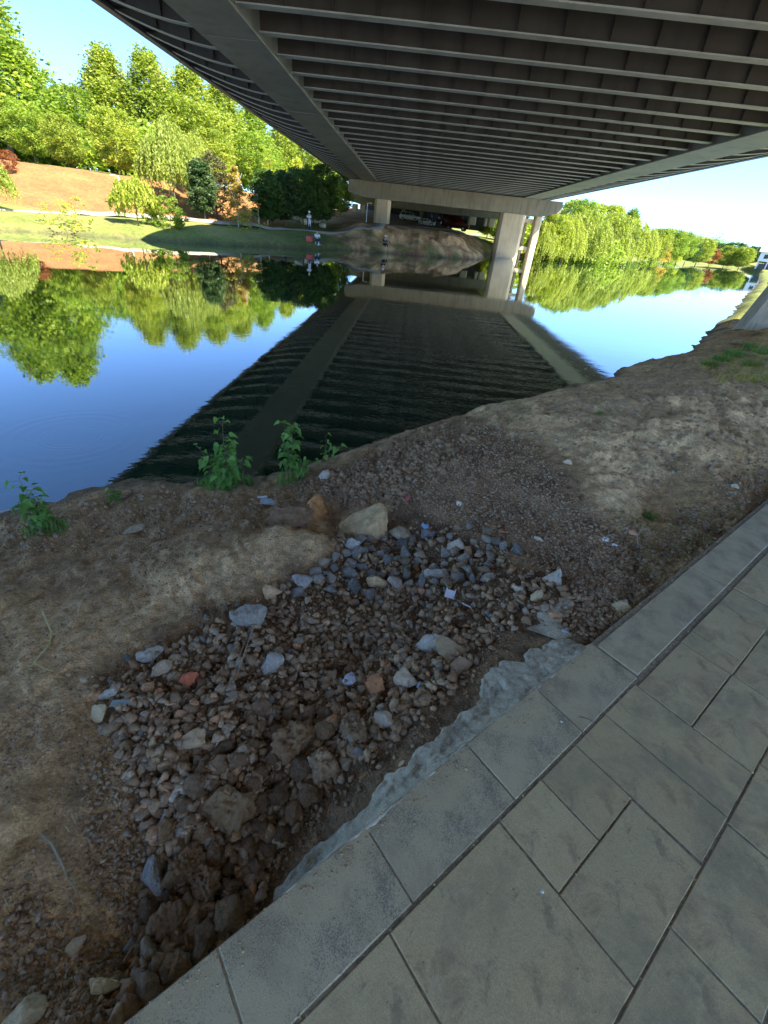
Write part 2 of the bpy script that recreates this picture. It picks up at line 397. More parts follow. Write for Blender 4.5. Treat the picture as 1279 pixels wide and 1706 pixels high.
def far_h(X, Y):
    ins = inpoly(X, Y, WATER)
    dn = polydist(X, Y, NEARSHORE, False); df = polydist(X, Y, FARSHORE, False)
    near = dn < df
    d = np.where(ins, -1., 1.)*np.minimum(dn, df)
    d = d + fbm(X*.35, Y*.35, 3.1, 3)*.5*sstep(25, 40, np.hypot(X, Y))
    zl, zm, zu, zr = prof(d, P_LEFT), prof(d, P_MID), prof(d, P_UND), prof(d, P_RIGHT)
    a = X + .22*(Y-55)       # position across the banks
    zf = zl+(zm-zl)*sstep(-17, -10, a); zf = zf+(zu-zf)*sstep(-9, -5, a); zf = zf+(zr-zf)*sstep(13, 22, a-.15*(Y-70))
    z = np.where(near, prof(d, P_NEAR), zf)
    amp = np.where(d > 0, .06+.25*sstep(-9, -5, a)*(1-sstep(13, 18, a))*sstep(0, 2, d)*(1-sstep(5, 8, d)), .02)
    z = z + fbm(X*.25, Y*.25, 1.7, 5)*amp*1.3 + fbm(X*.7, Y*.05, 9, 3)*amp*.5
    return z, d, near, a

ROCK = [(560,880),(620,850),(720,862),(790,910),(870,930),(930,960),(990,1000),(960,1035),(880,1050),(815,1090),(785,1125),(735,1185),(665,1235),(585,1305),(485,1400),(440,1500),(390,1560),(300,1640),(190,1720),(215,1600),(250,1450),(225,1330),(165,1200),(160,1140),(260,1070),(400,1005),(480,955),(560,930)]
MOUND = [(500,800),(560,765),(640,735),(700,712),(770,690),(850,700),(930,770),(1000,850),(1050,900),(1090,990),(1010,1050),(930,970),(780,905),(640,850),(550,860)]
DRYCREST = [(760,680),(900,655),(1160,595),(1330,560),(1330,700),(1180,760),(1080,800),(1050,860),(1000,850),(960,770),(860,715)]
SLAB = [(230,985),(330,930),(470,880),(540,880),(565,905),(560,945),(470,965),(430,1010),(300,1060),(180,1150),(60,1300),(-40,1500),(-40,1000),(120,1000)]
DAMP = [(-60,905),(60,880),(140,840),(330,800),(470,800),(560,770),(700,710),(720,730),(560,830),(470,880),(300,930),(150,1000),(-60,1010)]
HOLLOW = [(1040,850),(1090,880),(1200,860),(1230,860),(1120,960),(1040,1040),(990,1040),(1040,960)]
def near_h(X, Y, detail=True):
    rr = np.hypot(X, Y)
    z = rbf(X, Y)
    fz, d, _, _ = far_h(X, Y)
    k = sstep(13, 19, rr)
    k = np.maximum(k, sstep(2.5, 5, -Y))
    z = np.clip(z, -.9, 1.25)
    z = z*(1-k)+fz*k
    px, py = proj(X, Y, z)
    mk = {}
    for nm, poly in (('rock', ROCK), ('mound', MOUND), ('crest', DRYCREST), ('slab', SLAB), ('damp', DAMP), ('hollow', HOLLOW)):
        dd = polydist(px, py, poly); ins = inpoly(px, py, poly)
        if nm == 'rock': mk['heap'] = sstep(0, 120, np.where(ins, dd, 0))*(Y > -.3)
        mk[nm] = sstep(-22, 22, np.where(ins, dd, -dd)+fbm(X*3, Y*3, 2.2, 3)*30)*(Y > -.3)
    if detail:
        wr = fbm(X*1.5, Y*1.5, 5., 2)*.15
        n1 = fbm(X*1.3+wr, Y*1.3, .5, 4)                 # undulation
        n2 = fbm(X*6+wr, Y*6, 2.5, 5, 2.1, .58)
        n3 = fbm(X*26, Y*26, 3.5, 3)
        rg = 1-np.abs(noise3((X+wr)*5, Y*5, 8.))*2         # crusty ridges
        z = z + n1*.03*(1+rr*.12) + n2*.008*(1+rr*.10)+n3*.0038+np.maximum(0, n3)*.004
        z = z + mk['mound']*(n2*.016+n3*.005) + mk['rock']*(n2*.02+.005)+mk['heap']*(.055+n2*.02) + mk['damp']*(n2*.018+rg*.008) + mk['hollow']*(n2*.022-.04)
        z = z + mk['slab']*(.035+.012*rg*sstep(.5, 1, rg)+n2*.006) + mk['crest']*(n2*.012+rg*.01)*(1+rr*.05)
        z = z + .02*np.sin((X*.9-Y*.6)*5+n1*4)*mk['crest']*sstep(3, 6, rr)
    s, t = to_st(X, Y)
    under = sstep(.03, -.01, t)
    z = np.where(t < 4, z*(1-under)+np.minimum(z, .80)*under, z)
    return z, mk

def polar_grid(a0, a1, na, r0, r1, nr):
    A = np.linspace(R(a0), R(a1), na); Rr = np.geomspace(r0, r1, nr)
    A, Rr = np.meshgrid(A, Rr)
    X = np.sin(A)*Rr; Y = np.cos(A)*Rr
    i = np.arange((nr-1)*na).reshape(nr-1, na)[:, :-1]
    Fc = np.stack([i, i+1, i+na+1, i+na], -1).reshape(-1, 4)
    return X.ravel(), Y.ravel(), Fc

# near bank of bare soil ------------------------------------------------
X, Y, Fc = polar_grid(-118, 84, 760, .35, 27, 430)
Z, mk = near_h(X, Y)
def lay(base, k, c): return base+(np.array(c)-base)*k[:, None]
col = np.tile(np.array([.54, .41, .25]), (len(X), 1))
col = lay(col, mk['slab']*.9, (.64, .50, .32))
col = lay(col, mk['damp']*.85, (.40, .31, .20))
col = lay(col, mk['mound']*.9, (.30, .215, .15))
col = lay(col, mk['rock']*.9, (.17, .12, .08))
col = lay(col, mk['crest'], (.72, .58, .39))
col = lay(col, mk['hollow']*.9, (.36, .29, .16))
px, py = proj(X, Y, Z)
col = lay(col, .75*sstep(60, 10, np.hypot((px-600)/1.4, py-945))*mk['slab'], (.45, .26, .13))      # orange clay lip
grassy = sstep(.1, .5, fbm(X*1.1, Y*1.1, 12, 4))*sstep(6, 9, X)*sstep(5, 8, Y)
col = lay(col, grassy*.8, (.10, .12, .04))
ss_, tt_ = to_st(X, Y); col = lay(col, .85*sstep(.42, .22, tt_)*sstep(-.9, -.5, ss_)*sstep(2.2, 1.5, ss_), (.20, .155, .11))
col = lay(col, sstep(.12, .0, Z)*.7, (.07, .06, .045))
keep = ~inpoly(X, Y, WATER) | (Z > -.7)
soil = link('dirt_bank', npmesh('dirt_bank', np.stack([X, Y, Z], 1), Fc, True, {'tint': ('POINT', col)}), m_soil())
tag(soil, kind='structure')
BV_NEAR = BVHTree.FromPolygons([tuple(v) for v in np.stack([X, Y, Z], 1).tolist()], Fc.tolist())
def gz(x, y):
    h = BV_NEAR.ray_cast(Vector((x, y, 8)), Vector((0, 0, -1)))
    return h[0].z if h[0] else 0.
def hit(px_, py_):
    h = BV_NEAR.ray_cast(Vector((0, 0, CAMZ)), ray(px_, py_).normalized())
    if h[0] is None: return at_z(px_, py_, .5), Vector((0, 0, 1))
    n = h[1]; n = n if n.z > 0 else -n
    return h[0], n

# far banks ---------------------------------------------------------------
X, Y, Fc = polar_grid(-78, 62, 900, 26, 1500, 420)
Z, d, near, a = far_h(X, Y)
keepv = Z > -1.2
Fc = Fc[keepv[Fc].any(1)]
gr = np.array([.17, .20, .05]); col = np.tile(gr, (len(X), 1))
pn = fbm(X*.12, Y*.12, 4, 4)
col = lay(col, sstep(.0, .4, pn)*.7, (.26, .24, .08))
left = (1-sstep(-16, -11, a))*(~near)
col = lay(col, left*sstep(7.6, 8.4, d+pn*.6)*(1-sstep(25, 28, d)), (.28, .135, .055))
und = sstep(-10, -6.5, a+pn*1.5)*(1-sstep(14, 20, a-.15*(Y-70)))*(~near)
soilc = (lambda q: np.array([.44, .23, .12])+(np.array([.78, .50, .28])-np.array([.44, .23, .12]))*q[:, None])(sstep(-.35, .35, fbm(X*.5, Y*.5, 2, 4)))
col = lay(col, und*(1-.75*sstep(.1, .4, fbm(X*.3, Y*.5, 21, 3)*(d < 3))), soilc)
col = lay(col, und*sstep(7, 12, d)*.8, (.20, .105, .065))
col = lay(col, sstep(.35, .1, Z)*.7, (.09, .075, .05))
def m_far():
    t = NT('far_ground'); c = t.co(); z = t.attr('tint')
    n1 = t.noise(c, .5, 6, .65); n2 = t.noise(c, 4, 6, .75)
    k = t.mix(t.ramp(n1, [(.3, 0.), (.7, 1.)]), (.7, .75, .7), (1.25, 1.2, 1.1)); col = t.mix(1., z, k, 'MULTIPLY')
    k = t.mix(t.ramp(n2, [(.3, 0.), (.7, 1.)]), (.65, .68, .65), (1.35, 1.3, 1.2)); col = t.mix(1., col, k, 'MULTIPLY')
    return t.done(col, .95, t.bump(t.noise(c, 3, 6, .75), .9, .15))
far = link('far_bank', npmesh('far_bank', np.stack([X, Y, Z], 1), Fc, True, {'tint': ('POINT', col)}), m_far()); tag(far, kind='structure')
BV_FAR = BVHTree.FromPolygons([tuple(v) for v in np.stack([X, Y, Z], 1).tolist()], Fc.tolist())
def fz(x, y):
    h = BV_FAR.ray_cast(Vector((x, y, 60)), Vector((0, 0, -1)))
    return h[0].z if h[0] else 0.
def fhit(px_, py_, z=1.4):
    h = BV_FAR.ray_cast(Vector((0, 0, CAMZ)), ray(px_, py_).normalized())
    return h[0] if h[0] else at_z(px_, py_, z)

# land behind the camera, toned pale to bounce sunlight beneath the deck
me = npmesh('ground', [(-60, -60, .55), (90, -60, .55), (90, 10, .55), (12.5, 2, .55), (4, -5, .55), (-14, -8, .3), (-60, -44, .2)], [(0, 1, 2, 3, 4, 5, 6)])
tag(link('ground', me, simple('pale_bounce_ground', (.42, .37, .28), .95, .3, 1, .5, .02)), kind='structure')

# river water ---------------------------------------------------------------
def m_water():
    t = NT('river_water'); c = t.co()
    ringc = at_z(120, 727, 0)
    def nz(sc_, det, rot=0.):
        mp = t.n('ShaderNodeMapping'); t.set(mp.inputs[0], c); mp.inputs['Scale'].default_value = sc_; mp.inputs['Rotation'].default_value = (0, 0, rot)
        return t.noise(mp.outputs[0], 1., det, .55, .2)
    sep = t.n('ShaderNodeSeparateXYZ'); t.set(sep.inputs[0], c)
    far_k = t.ramp(t.math('DIVIDE', sep.outputs[1], 60.), [(.05, .12), (.2, .45), (.6, 1.)])
    # breezier water under and right of the bridge, glassy pool on the left
    side = t.ramp(t.math('ADD', t.math('DIVIDE', sep.outputs[0], 40.), .5), [(.35, .35), (.55, .7)])
    h1 = nz((1.7, 2.6, 1), 4, .5); h2 = nz((6, 10, 1), 3, .3)
    h = t.math('ADD', t.math('MULTIPLY', h1, .7), t.math('MULTIPLY', h2, .22))
    patch = t.ramp(t.noise(c, .22, 3, .5), [(.38, .25), (.62, 1.)])
    h = t.math('MULTIPLY', h, t.math('MULTIPLY', patch, side))
    h = t.math('MULTIPLY', h, t.ramp(t.math('DIVIDE', sep.outputs[1], 80.), [(.0, 1.), (.12, .6), (.35, .22), (1., .15)]))
    # rings spreading from where a fish rose
    vm = t.n('ShaderNodeVectorMath'); vm.operation = 'DISTANCE'; t.set(vm.inputs[0], c); vm.inputs[1].default_value = ringc
    dist = vm.outputs['Value']
    ring = t.math('MULTIPLY', t.math('SINE', t.math('MULTIPLY', dist, 95.)), t.ramp(dist, [(.18, 0.), (.30, 1.), (.36, 1.), (.45, 0.)]))
    ring2 = t.math('MULTIPLY', t.math('SINE', t.math('MULTIPLY', dist, 42.)), t.ramp(dist, [(.45, 0.), (.6, .5), (.8, .5), (1., 0.)]))
    nb = t.bump(h, .17, .05)
    nb = t.bump(t.math('ADD', ring, ring2), .11, .003, nb)
    gl = t.n('ShaderNodeBsdfGlossy'); gl.inputs['Roughness'].default_value = .012; t.set(gl.inputs['Normal'], nb); gl.inputs['Color'].default_value = (.95, .98, 1, 1)
    t.done((.014, .040, .018), .5, nb); t.b.inputs['Specular IOR Level'].default_value = 0
    fr = t.n('ShaderNodeFresnel'); fr.inputs['IOR'].default_value = 1.75; t.set(fr.inputs['Normal'], nb)
    ms = t.n('ShaderNodeMixShader'); t.set(ms.inputs[0], t.ramp(fr.outputs[0], [(0., .06), (.08, .14), (.20, .29), (.45, .72), (1., 1.)]))
    t.t.links.new(t.b.outputs[0], ms.inputs[1]); t.t.links.new(gl.outputs[0], ms.inputs[2]); t.t.links.new(ms.outputs[0], t.out.inputs[0])
    return t.m
me = npmesh('river_water', [(-300, -60, 0), (900, -60, 0), (900, 1400, 0), (-300, 1400, 0)], [(0, 1, 2, 3)])
tag(link('river_water', me, m_water()), kind='structure')

# ------------------------------------------------------------------ pavement: curb blocks and paving slabs
pave = tag(bpy.data.objects.new('pavement', None), kind='structure'); C.objects.link(pave)
pave.location = (*from_st(0, 0), PAVE); pave.rotation_euler = (0, 0, UA)
def slab(name, s0, s1, t0, t1, mat, th=.1, gap=.0022, dz=0., bev=.003, nx=10, chip=True):
    """a slab with worn, slightly uneven edges; local x along the curb, y towards the water"""
    s0 += gap; s1 -= gap; t0, t1 = min(t0, t1)+gap, max(t0, t1)-gap
    ns = max(3, int((s1-s0)/.035)); nt_ = max(3, int((t1-t0)/.035))
    bm = bmesh.new()
    us = [0, bev, *[bev+(s1-s0-2*bev)*i/ns for i in range(1, ns)], s1-s0-bev, s1-s0]
    ws = [0, bev, *[bev+(t1-t0-2*bev)*i/nt_ for i in range(1, nt_)], t1-t0-bev, t1-t0]
    sx, sy = random.uniform(-.0008, .0008), random.uniform(-.0008, .0008); sd = random.random()*50
    grid = []
    for i, u_ in enumerate(us):
        row = []
        for j, w_ in enumerate(ws):
            edge = (i in (0, len(us)-1)) or (j in (0, len(ws)-1))
            uu, ww = s0+u_, t0+w_
            z = dz+sx*(u_/(s1-s0)-.5)*2+sy*(w_/(t1-t0)-.5)*2-(bev if edge else 0)
            if edge and chip:
                nn = float(noise3(uu*30+sd, ww*30, 1.)); wob = .0022*nn
                if i == 0: uu += abs(wob)
                if i == len(us)-1: uu -= abs(wob)
                if j == 0: ww += abs(wob)
                if j == len(ws)-1: ww -= abs(wob)
                if nn > .45: z -= .004
            row.append(bm.verts.new((uu-(s0+s1)/2, ww-(t0+t1)/2, z)))
        grid.append(row)
    for i in range(len(us)-1):
        for j in range(len(ws)-1):
            bm.faces.new((grid[i][j], grid[i+1][j], grid[i+1][j+1], grid[i][j+1]))
    ring = [grid[i][0] for i in range(len(us))]+[grid[-1][j] for j in range(1, len(ws))]+[grid[i][-1] for i in range(len(us)-2, -1, -1)]+[grid[0][j] for j in range(len(ws)-2, 0, -1)]
    low = [bm.verts.new((v.co.x, v.co.y, -th)) for v in ring]; n = len(ring)
    for i in range(n): bm.faces.new((ring[i], low[i], low[(i+1) % n], ring[(i+1) % n]))
    bmesh.ops.recalc_face_normals(bm, faces=bm.faces)
    me = bpy.data.meshes.new(name); bm.to_mesh(me); bm.free()
    o = link(name, me, mat, pave); o.location = ((s0+s1)/2, (t0+t1)/2, 0)
    return o
for (a_, b_) in [(-3.0,-2.0),(-2.0,-1.25),(-1.25,-.505),(-.505,-.002),(-.002,.492),(.492,.945),(.945,1.428)]:
    slab('curb_stone', a_, b_, -.25, 0, M_CURB, .3, .0018, random.uniform(-.001, .003), .004)
s_ = 1.436
for L in (1.18, .98, 1.02, 1.0, 1.0, 1.0, 1.0, 1.0):
    slab('curb_stone', s_, s_+L, -.245, -.026+.0, M_CURB, .3, .0018, .004, .004); s_ += L
PV = [(-.60,-.10,.255,.505),(-.60,-.10,.505,.755),(-.10,.387,.257,.752),(.390,.633,.257,.503),(.633,.868,.257,.503),(.387,.860,.503,.752),(.868,1.105,.257,.750),
      (.605,1.082,.752,1.0),(.12,.605,.752,1.0),(-.36,.12,.755,1.0),(-.84,-.36,.755,1.0),(1.085,1.45,.752,1.0),(1.105,1.38,.257,.750),
      (1.38,1.86,.27,.515),(1.38,1.86,.515,.752),(1.86,2.0,.27,.52),(2.0,2.40,.27,.52),(1.86,2.34,.52,.752),(2.40,2.64,.27,.752),(1.45,1.92,.752,1.0),(1.92,2.4,.752,1.0),(2.34,2.40,.52,.752)]
PV = PV[:-1]
for (a_, b_, c_, d_) in PV:
    slab('paving_slab', a_, b_, -c_, -d_, M_PAVER, .06, .0026, random.uniform(-.0008, .0022), .003)
random.seed(3)
for r_ in range(0, 12):
    t0 = .27+.245*r_
    s_ = 2.645 if r_ < 2 else (2.405 if r_ == 2 else random.uniform(-1.4, -1.1))
    if r_ < 3: smax = 6.
    else: smax = 3.4
    if r_ < 3: s_ = 2.645 if r_ < 2 else 2.402
    while s_ < smax:
        L = random.choice((.48, .48, .24)); slab('paving_slab', s_, s_+L, -(t0 if r_ > 0 else .27), -(t0+.245), M_PAVER, .06, .0026, random.uniform(-.0008, .002), .003); s_ += L
bm = MB(); bm.box((10, -6.0, -.0475), (60, 12, .084)); o = bm.build('paving_bed', M_JOINT, pave)

# ------------------------------------------------------------------ the road bridge overhead
br = empty('road_bridge', (4.6, 78, 0), 'wide grey steel girder road bridge crossing overhead to the far bank', 'bridge')
B0 = Vector((4.6, 78, 0))
def bpart(name, mb, mat, smooth=False):
    o = mb.build(name, mat, br, smooth); o.location = -B0; return o
def share(src, name, dx, dy, parent=br):
    o = src.copy(); o.name = name; C.objects.link(o); o.parent = parent; o.location = src.location+Vector((dx, dy, 0)); return o
YA, YB = -5.2, 142.0  # deck cut short behind the camera so open sky lights the foreground
m = MB()
m.prism([(-12.3, 8.56), (21.5, 8.56), (21.6, 8.9), (21.6, 9.4), (21.35, 9.4), (21.3, 8.95), (-12.1, 8.95), (-12.15, 9.4), (-12.4, 9.4), (-12.4, 8.9)], 'y', YA, YB)
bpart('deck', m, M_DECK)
for (x0, x1) in ((-12.62, -12.405), (21.605, 21.82)):
    m = MB(); m.box(((x0+x1)/2, (YA+YB)/2, 9.0), (.21, YB-YA, 1.16)); m.box(((x0+x1)/2, (YA+YB)/2, 8.44), (.30, YB-YA, .05)); bpart('fascia', m, M_FASCIA)
for xc in (-7.22, 16.1):
    m = MB()
    m.box((xc, (YA+YB)/2, 7.63), (2.16, YB-YA, .06)); m.box((xc-.8, (YA+YB)/2, 8.11), (.04, YB-YA, .90)); m.box((xc+.8, (YA+YB)/2, 8.11), (.04, YB-YA, .90))
    yy = YA+3
    while yy < YB:
        m.box((xc, yy, 7.597), (2.165, .05, .008)); yy += 12.0           # splice seams under the flange
    bpart('main_girder', m, M_STEEL)
fl, bl, brr = None, None, None
STX = [-6.0+1.40*i for i in range(1, 15)]
ys = [19.15+2.35*k for k in range(-10, 52)]
for k, y in enumerate(ys):
    if fl is None:
        m = MB(); m.box((4.45, y, 7.74), (21.1, .36, .04)); fl = bpart('floor_beam', m, M_BEAM); y_f = y
        m = MB(); m.box((4.45, y, 8.158), (21.1, .02, .796))
        for sx in STX: m.box((sx, y, 8.154), (.018, .26, .786))
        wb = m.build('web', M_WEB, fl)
        for side in (0, 1):
            m = MB(); n = 10; top = []; bot = []
            X0, X1 = ((-8.31, -12.3) if side == 0 else (17.19, 21.5))
            P = [(X0+(X1-X0)*i/n, 7.72+.74*(i/n)**1.7) for i in range(n+1)]
            for i in range(n):
                (xa, za), (xb, zb) = P[i], P[i+1]
                m.prism([(xa, za), (xb, zb), (xb, zb+.03), (xa, za+.03)], 'y', y-.15, y+.15)
            o = bpart('cantilever_bracket', m, M_BEAM); m = MB()
            for i in range(n):
                (xa, za), (xb, zb) = P[i], P[i+1]
                m.prism([(xa, za+.031), (xb, zb+.031), (xb, 8.555), (xa, 8.555)], 'y', y-.01, y+.01)
            for fx in (.3, .62): xx = X0+(X1-X0)*fx; m.box((xx, y, (7.72+.74*fx**1.7+8.56)/2+.02), (.015, .22, 8.52-(7.76+.74*fx**1.7)))
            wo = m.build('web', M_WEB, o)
            if side == 0: bl, blw = o, wo
            else: brr, brw = o, wo
    else:
        o = share(fl, 'floor_beam', 0, y-y_f); w2 = wb.copy(); C.objects.link(w2); w2.parent = o
        for src_, ws_ in ((bl, blw), (brr, brw)):
            o = share(src_, 'cantilever_bracket', 0, y-y_f); w2 = ws_.copy(); C.objects.link(w2); w2.parent = o
st0 = None
for sx in STX+[-9.6, -11.0, 18.5, 20.1]:
    if st0 is None:
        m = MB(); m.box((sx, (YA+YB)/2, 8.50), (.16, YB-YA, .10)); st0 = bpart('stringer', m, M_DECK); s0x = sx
    else: share(st0, 'stringer', sx-s0x, 0)
# piers
def cap(y, xa, xb, zb=5.6, d=2.2):
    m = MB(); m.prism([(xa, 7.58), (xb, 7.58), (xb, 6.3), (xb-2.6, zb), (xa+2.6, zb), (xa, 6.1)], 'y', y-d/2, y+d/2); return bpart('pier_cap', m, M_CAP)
def col_(x, y, wx, wy, z0, z1, mat=None):
    m = MB(); c_ = .18*min(wx, wy)
    pts = [(x-wx/2+c_, y-wy/2), (x+wx/2-c_, y-wy/2), (x+wx/2, y-wy/2+c_), (x+wx/2, y+wy/2-c_), (x+wx/2-c_, y+wy/2), (x-wx/2+c_, y+wy/2), (x-wx/2, y+wy/2-c_), (x-wx/2, y-wy/2+c_)]
    m.prism(pts, 'z', z0, z1); return bpart('pier_column', m, mat or M_CONC)
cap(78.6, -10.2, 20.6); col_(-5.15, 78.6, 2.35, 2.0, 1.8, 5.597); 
col_(14.0, 78.6, 3.7, 2.3, -1.5, 5.597); col_(18.0, 79.4, 1.0, 1.6, -1.5, 6.0); col_(16.6, 80.3, .35, .5, -1.5, 5.597)
for z_ in (1.5, 5.0):
    m = MB(); m.box((16.6, 79.4, z_), (2.4, .5, .5)); bpart('cross_beam', m, M_CONC)
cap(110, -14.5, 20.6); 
for (x, wx) in ((-12.9, 1.1), (-11.2, .8), (-8.0, 1.2), (11.6, 1.6), (14.4, .6), (15.6, 1.5)): col_(x, 110, wx, 1.4, 4.2, 5.597)
m = MB(); m.box((4.6, 142.5, 6.6), (40, 1.0, 6.2)); bpart('added_abutment', m, simple('shade_dark_concrete', (.07, .065, .06), .9, .3, .4, .5, .03))  # end wall added for darkness; its colour holds the shade under the bridge
for (x, wx) in ((-3.4, .9), (1.2, .9), (5.8, .9)): col_(x, 134, wx, .9, 4.6, 8.5)

# ------------------------------------------------------------------ trees
def leaf_quads(Pc, size, rn, droop=0., aspect=1.0):
    """Pc (n,3) leaf centres -> verts, faces (quads), rnd"""
    n = len(Pc)
    a = rn.normal(size=(n, 3)); a[:, 2] = a[:, 2]*.5-droop; a /= np.linalg.norm(a, axis=1)[:, None]
    b = rn.normal(size=(n, 3)); b -= (b*a).sum(1)[:, None]*a; b /= np.linalg.norm(b, axis=1)[:, None]
    s = size*rn.uniform(.6, 1.35, n)[:, None]
    V = np.stack([Pc-a*s*aspect, Pc+b*s*.55, Pc+a*s*aspect, Pc-b*s*.55], 1).reshape(-1, 3)
    return V, np.arange(4*n).reshape(n, 4), np.repeat(rn.random(n)*.6+rn.random()*.0, 1)
def crown(name, kind, nclump, per, leaf, seed, mat):
    """unit-height crown: base z=0, top z=1"""
    rn = np.random.default_rng(seed); P = []; T = []
    if kind == 'willow':
        for i in range(nclump):
            a = rn.uniform(0, 2*math.pi); q = math.sqrt(rn.random()); rr = .40*q*(1+.45*float(noise3(math.cos(a)*1.3+seed, math.sin(a)*1.3, 1.)))
            z0 = .98-.42*q**2+rn.normal()*.03+.22*float(noise3(math.cos(a)*q*2.2+seed, math.sin(a)*q*2.2, 5.)); L = rn.uniform(.3, .8)*z0*(1-.3*(int(a*2.2) % 2))
            k = np.linspace(0, 1, per); out = .10*np.sqrt(k)
            wob = rn.normal(size=2)*.02
            x = math.cos(a)*(rr+out)+wob[0]*k; y = math.sin(a)*(rr+out)+wob[1]*k; z = z0-L*k**1.15
            P.append(np.stack([x, y, z], 1)+rn.normal(size=(per, 3))*[.010, .010, .008]); T.append(np.full(per, rn.random()))
        P = np.concatenate(P); T = np.concatenate(T)
        V, Fc, r_ = leaf_quads(P, leaf, rn, 2.2, 1.3)
    else:
        shapes = {'poplar': lambda z: .27*np.minimum(1, z/.22+.1)**.6*np.clip((1.02-z)/.7, 0, 1)**.75, 'round': lambda z: .42*np.sqrt(np.clip(1-((z-.5)/.52)**2, 0, 1)),
                  'cone': lambda z: .24*(1-z)**.75+.02, 'bush': lambda z: .55*np.sqrt(np.clip(1-(z*.95)**2, 0, 1)), 'narrow': lambda z: .22*np.sin(np.pi*np.clip(z*.9+.08, 0, 1))**.6}
        f = shapes[kind]; tries = 0
        while len(P) < nclump:
            z = rn.uniform(.03, .98); rmax = float(f(np.array(z))); a = rn.uniform(0, 2*math.pi)
            q = rn.uniform(.45, 1.0)*rmax*(1+.28*float(noise3(math.cos(a)*1.6+seed, math.sin(a)*1.6, z*4)))
            if rn.random() > (rmax/.3)+.15: continue
            cs = .085*rn.uniform(.6, 1.4)*(.55+rmax*1.6)
            pts = rn.normal(size=(per, 3)); pts /= np.linalg.norm(pts, axis=1)[:, None]; pts *= (rn.random(per)**.45)[:, None]*cs
            pts[:, 2] *= .75 if kind != 'poplar' else 1.35
            P.append(pts+[math.cos(a)*q, math.sin(a)*q, z]); T.append(np.full(per, rn.random()))
        P = np.concatenate(P); T = np.concatenate(T); P[:, 2] = np.clip(P[:, 2], -.02, 1.03)
        V, Fc, r_ = leaf_quads(P, leaf, rn)
    rnd = np.clip(.78*T+.22*rn.random(len(T)), 0, 1)
    return npmesh(name, V, Fc, False, {'rnd': ('FACE', rnd)})
def trunk_mesh(seed, hfrac, rad=.018, limbs=7, spread=.2):
    rn = random.Random(seed); m = MB()
    pts = []; x = y = 0
    for i in range(6):
        pts.append((x, y, -.03+hfrac*i/5)); x += rn.uniform(-.008, .008); y += rn.uniform(-.008, .008)
    m.tube(pts, [rad*(1.35 if i == 0 else 1-.13*i) for i in range(6)], 7)
    for k in range(limbs):
        z0 = hfrac*rn.uniform(.35, .95); a = rn.uniform(0, 6.28); L = spread*rn.uniform(.6, 1.1)
        m.tube([(0, 0, z0), (math.cos(a)*L*.5, math.sin(a)*L*.5, z0+L*.55), (math.cos(a)*L, math.sin(a)*L, z0+L*1.3)], [rad*.5, rad*.35, rad*.12], 5)
    return m.mesh('trunk', True)
TR = {}
def kit(key, kind, nclump, per, leaf, seed, mat, tfrac, z0, rad=.016, bark=M_BARK, limbs=7):
    me = crown('crown', kind, nclump, per, leaf, seed, mat); me.materials.append(mat)
    tm = trunk_mesh(seed, tfrac, rad, limbs); tm.materials.append(bark)
    TR[key] = (me, tm, z0)
kit('poplar', 'poplar', 520, 46, .0125, 1, LEAF['poplar'], .8, .10)
kit('poplar2', 'poplar', 520, 46, .0125, 2, LEAF['broad'], .8, .12)
kit('round', 'round', 330, 50, .018, 3, LEAF['broad'], .6, .14)
kit('round2', 'round', 330, 50, .018, 4, LEAF['poplar'], .6, .10)
kit('deep', 'round', 280, 50, .019, 5, LEAF['deep'], .7, .16)
kit('blue', 'narrow', 240, 50, .018, 6, LEAF['blue'], .8, .10)
kit('willow', 'willow', 520, 26, .016, 7, LEAF['willow'], .75, .02)
kit('willow2', 'willow', 520, 26, .016, 8, LEAF['willow'], .75, .02)
kit('orange', 'cone', 120, 40, .020, 9, LEAF['orange'], .85, .12, .013, M_BARKW)
kit('red', 'round', 110, 36, .024, 10, LEAF['red'], .6, .12)
kit('olive', 'narrow', 150, 36, .018, 11, LEAF['olive'], .85, .10)
kit('yellow', 'poplar', 170, 40, .018, 12, LEAF['yellow'], .8, .08)
kit('bush', 'bush', 90, 40, .032, 13, LEAF['broad'], .5, .0, .012, M_TWIG, 4)
kit('wbush', 'willow', 260, 20, .025, 14, LEAF['yellow'], .7, .0, .012)
kit('sparse', 'bush', 26, 16, .036, 15, LEAF['yellow'], .6, .0, .010, M_TWIG, 4)
kit('deepnarrow', 'narrow', 250, 50, .018, 16, LEAF['deep'], .8, .10, .013, M_BARKW)
NAMES = {'poplar': 'poplar_tree', 'poplar2': 'poplar_tree', 'willow': 'willow_tree', 'willow2': 'willow_tree', 'bush': 'bush', 'wbush': 'weeping_bush', 'sparse': 'bush', 'orange': 'young_conifer', 'olive': 'young_tree', 'red': 'russet_tree', 'deep': 'evergreen_tree', 'deepnarrow': 'evergreen_tree', 'blue': 'evergreen_tree', 'round': 'broadleaf_tree', 'round2': 'broadleaf_tree', 'yellow': 'young_tree'}
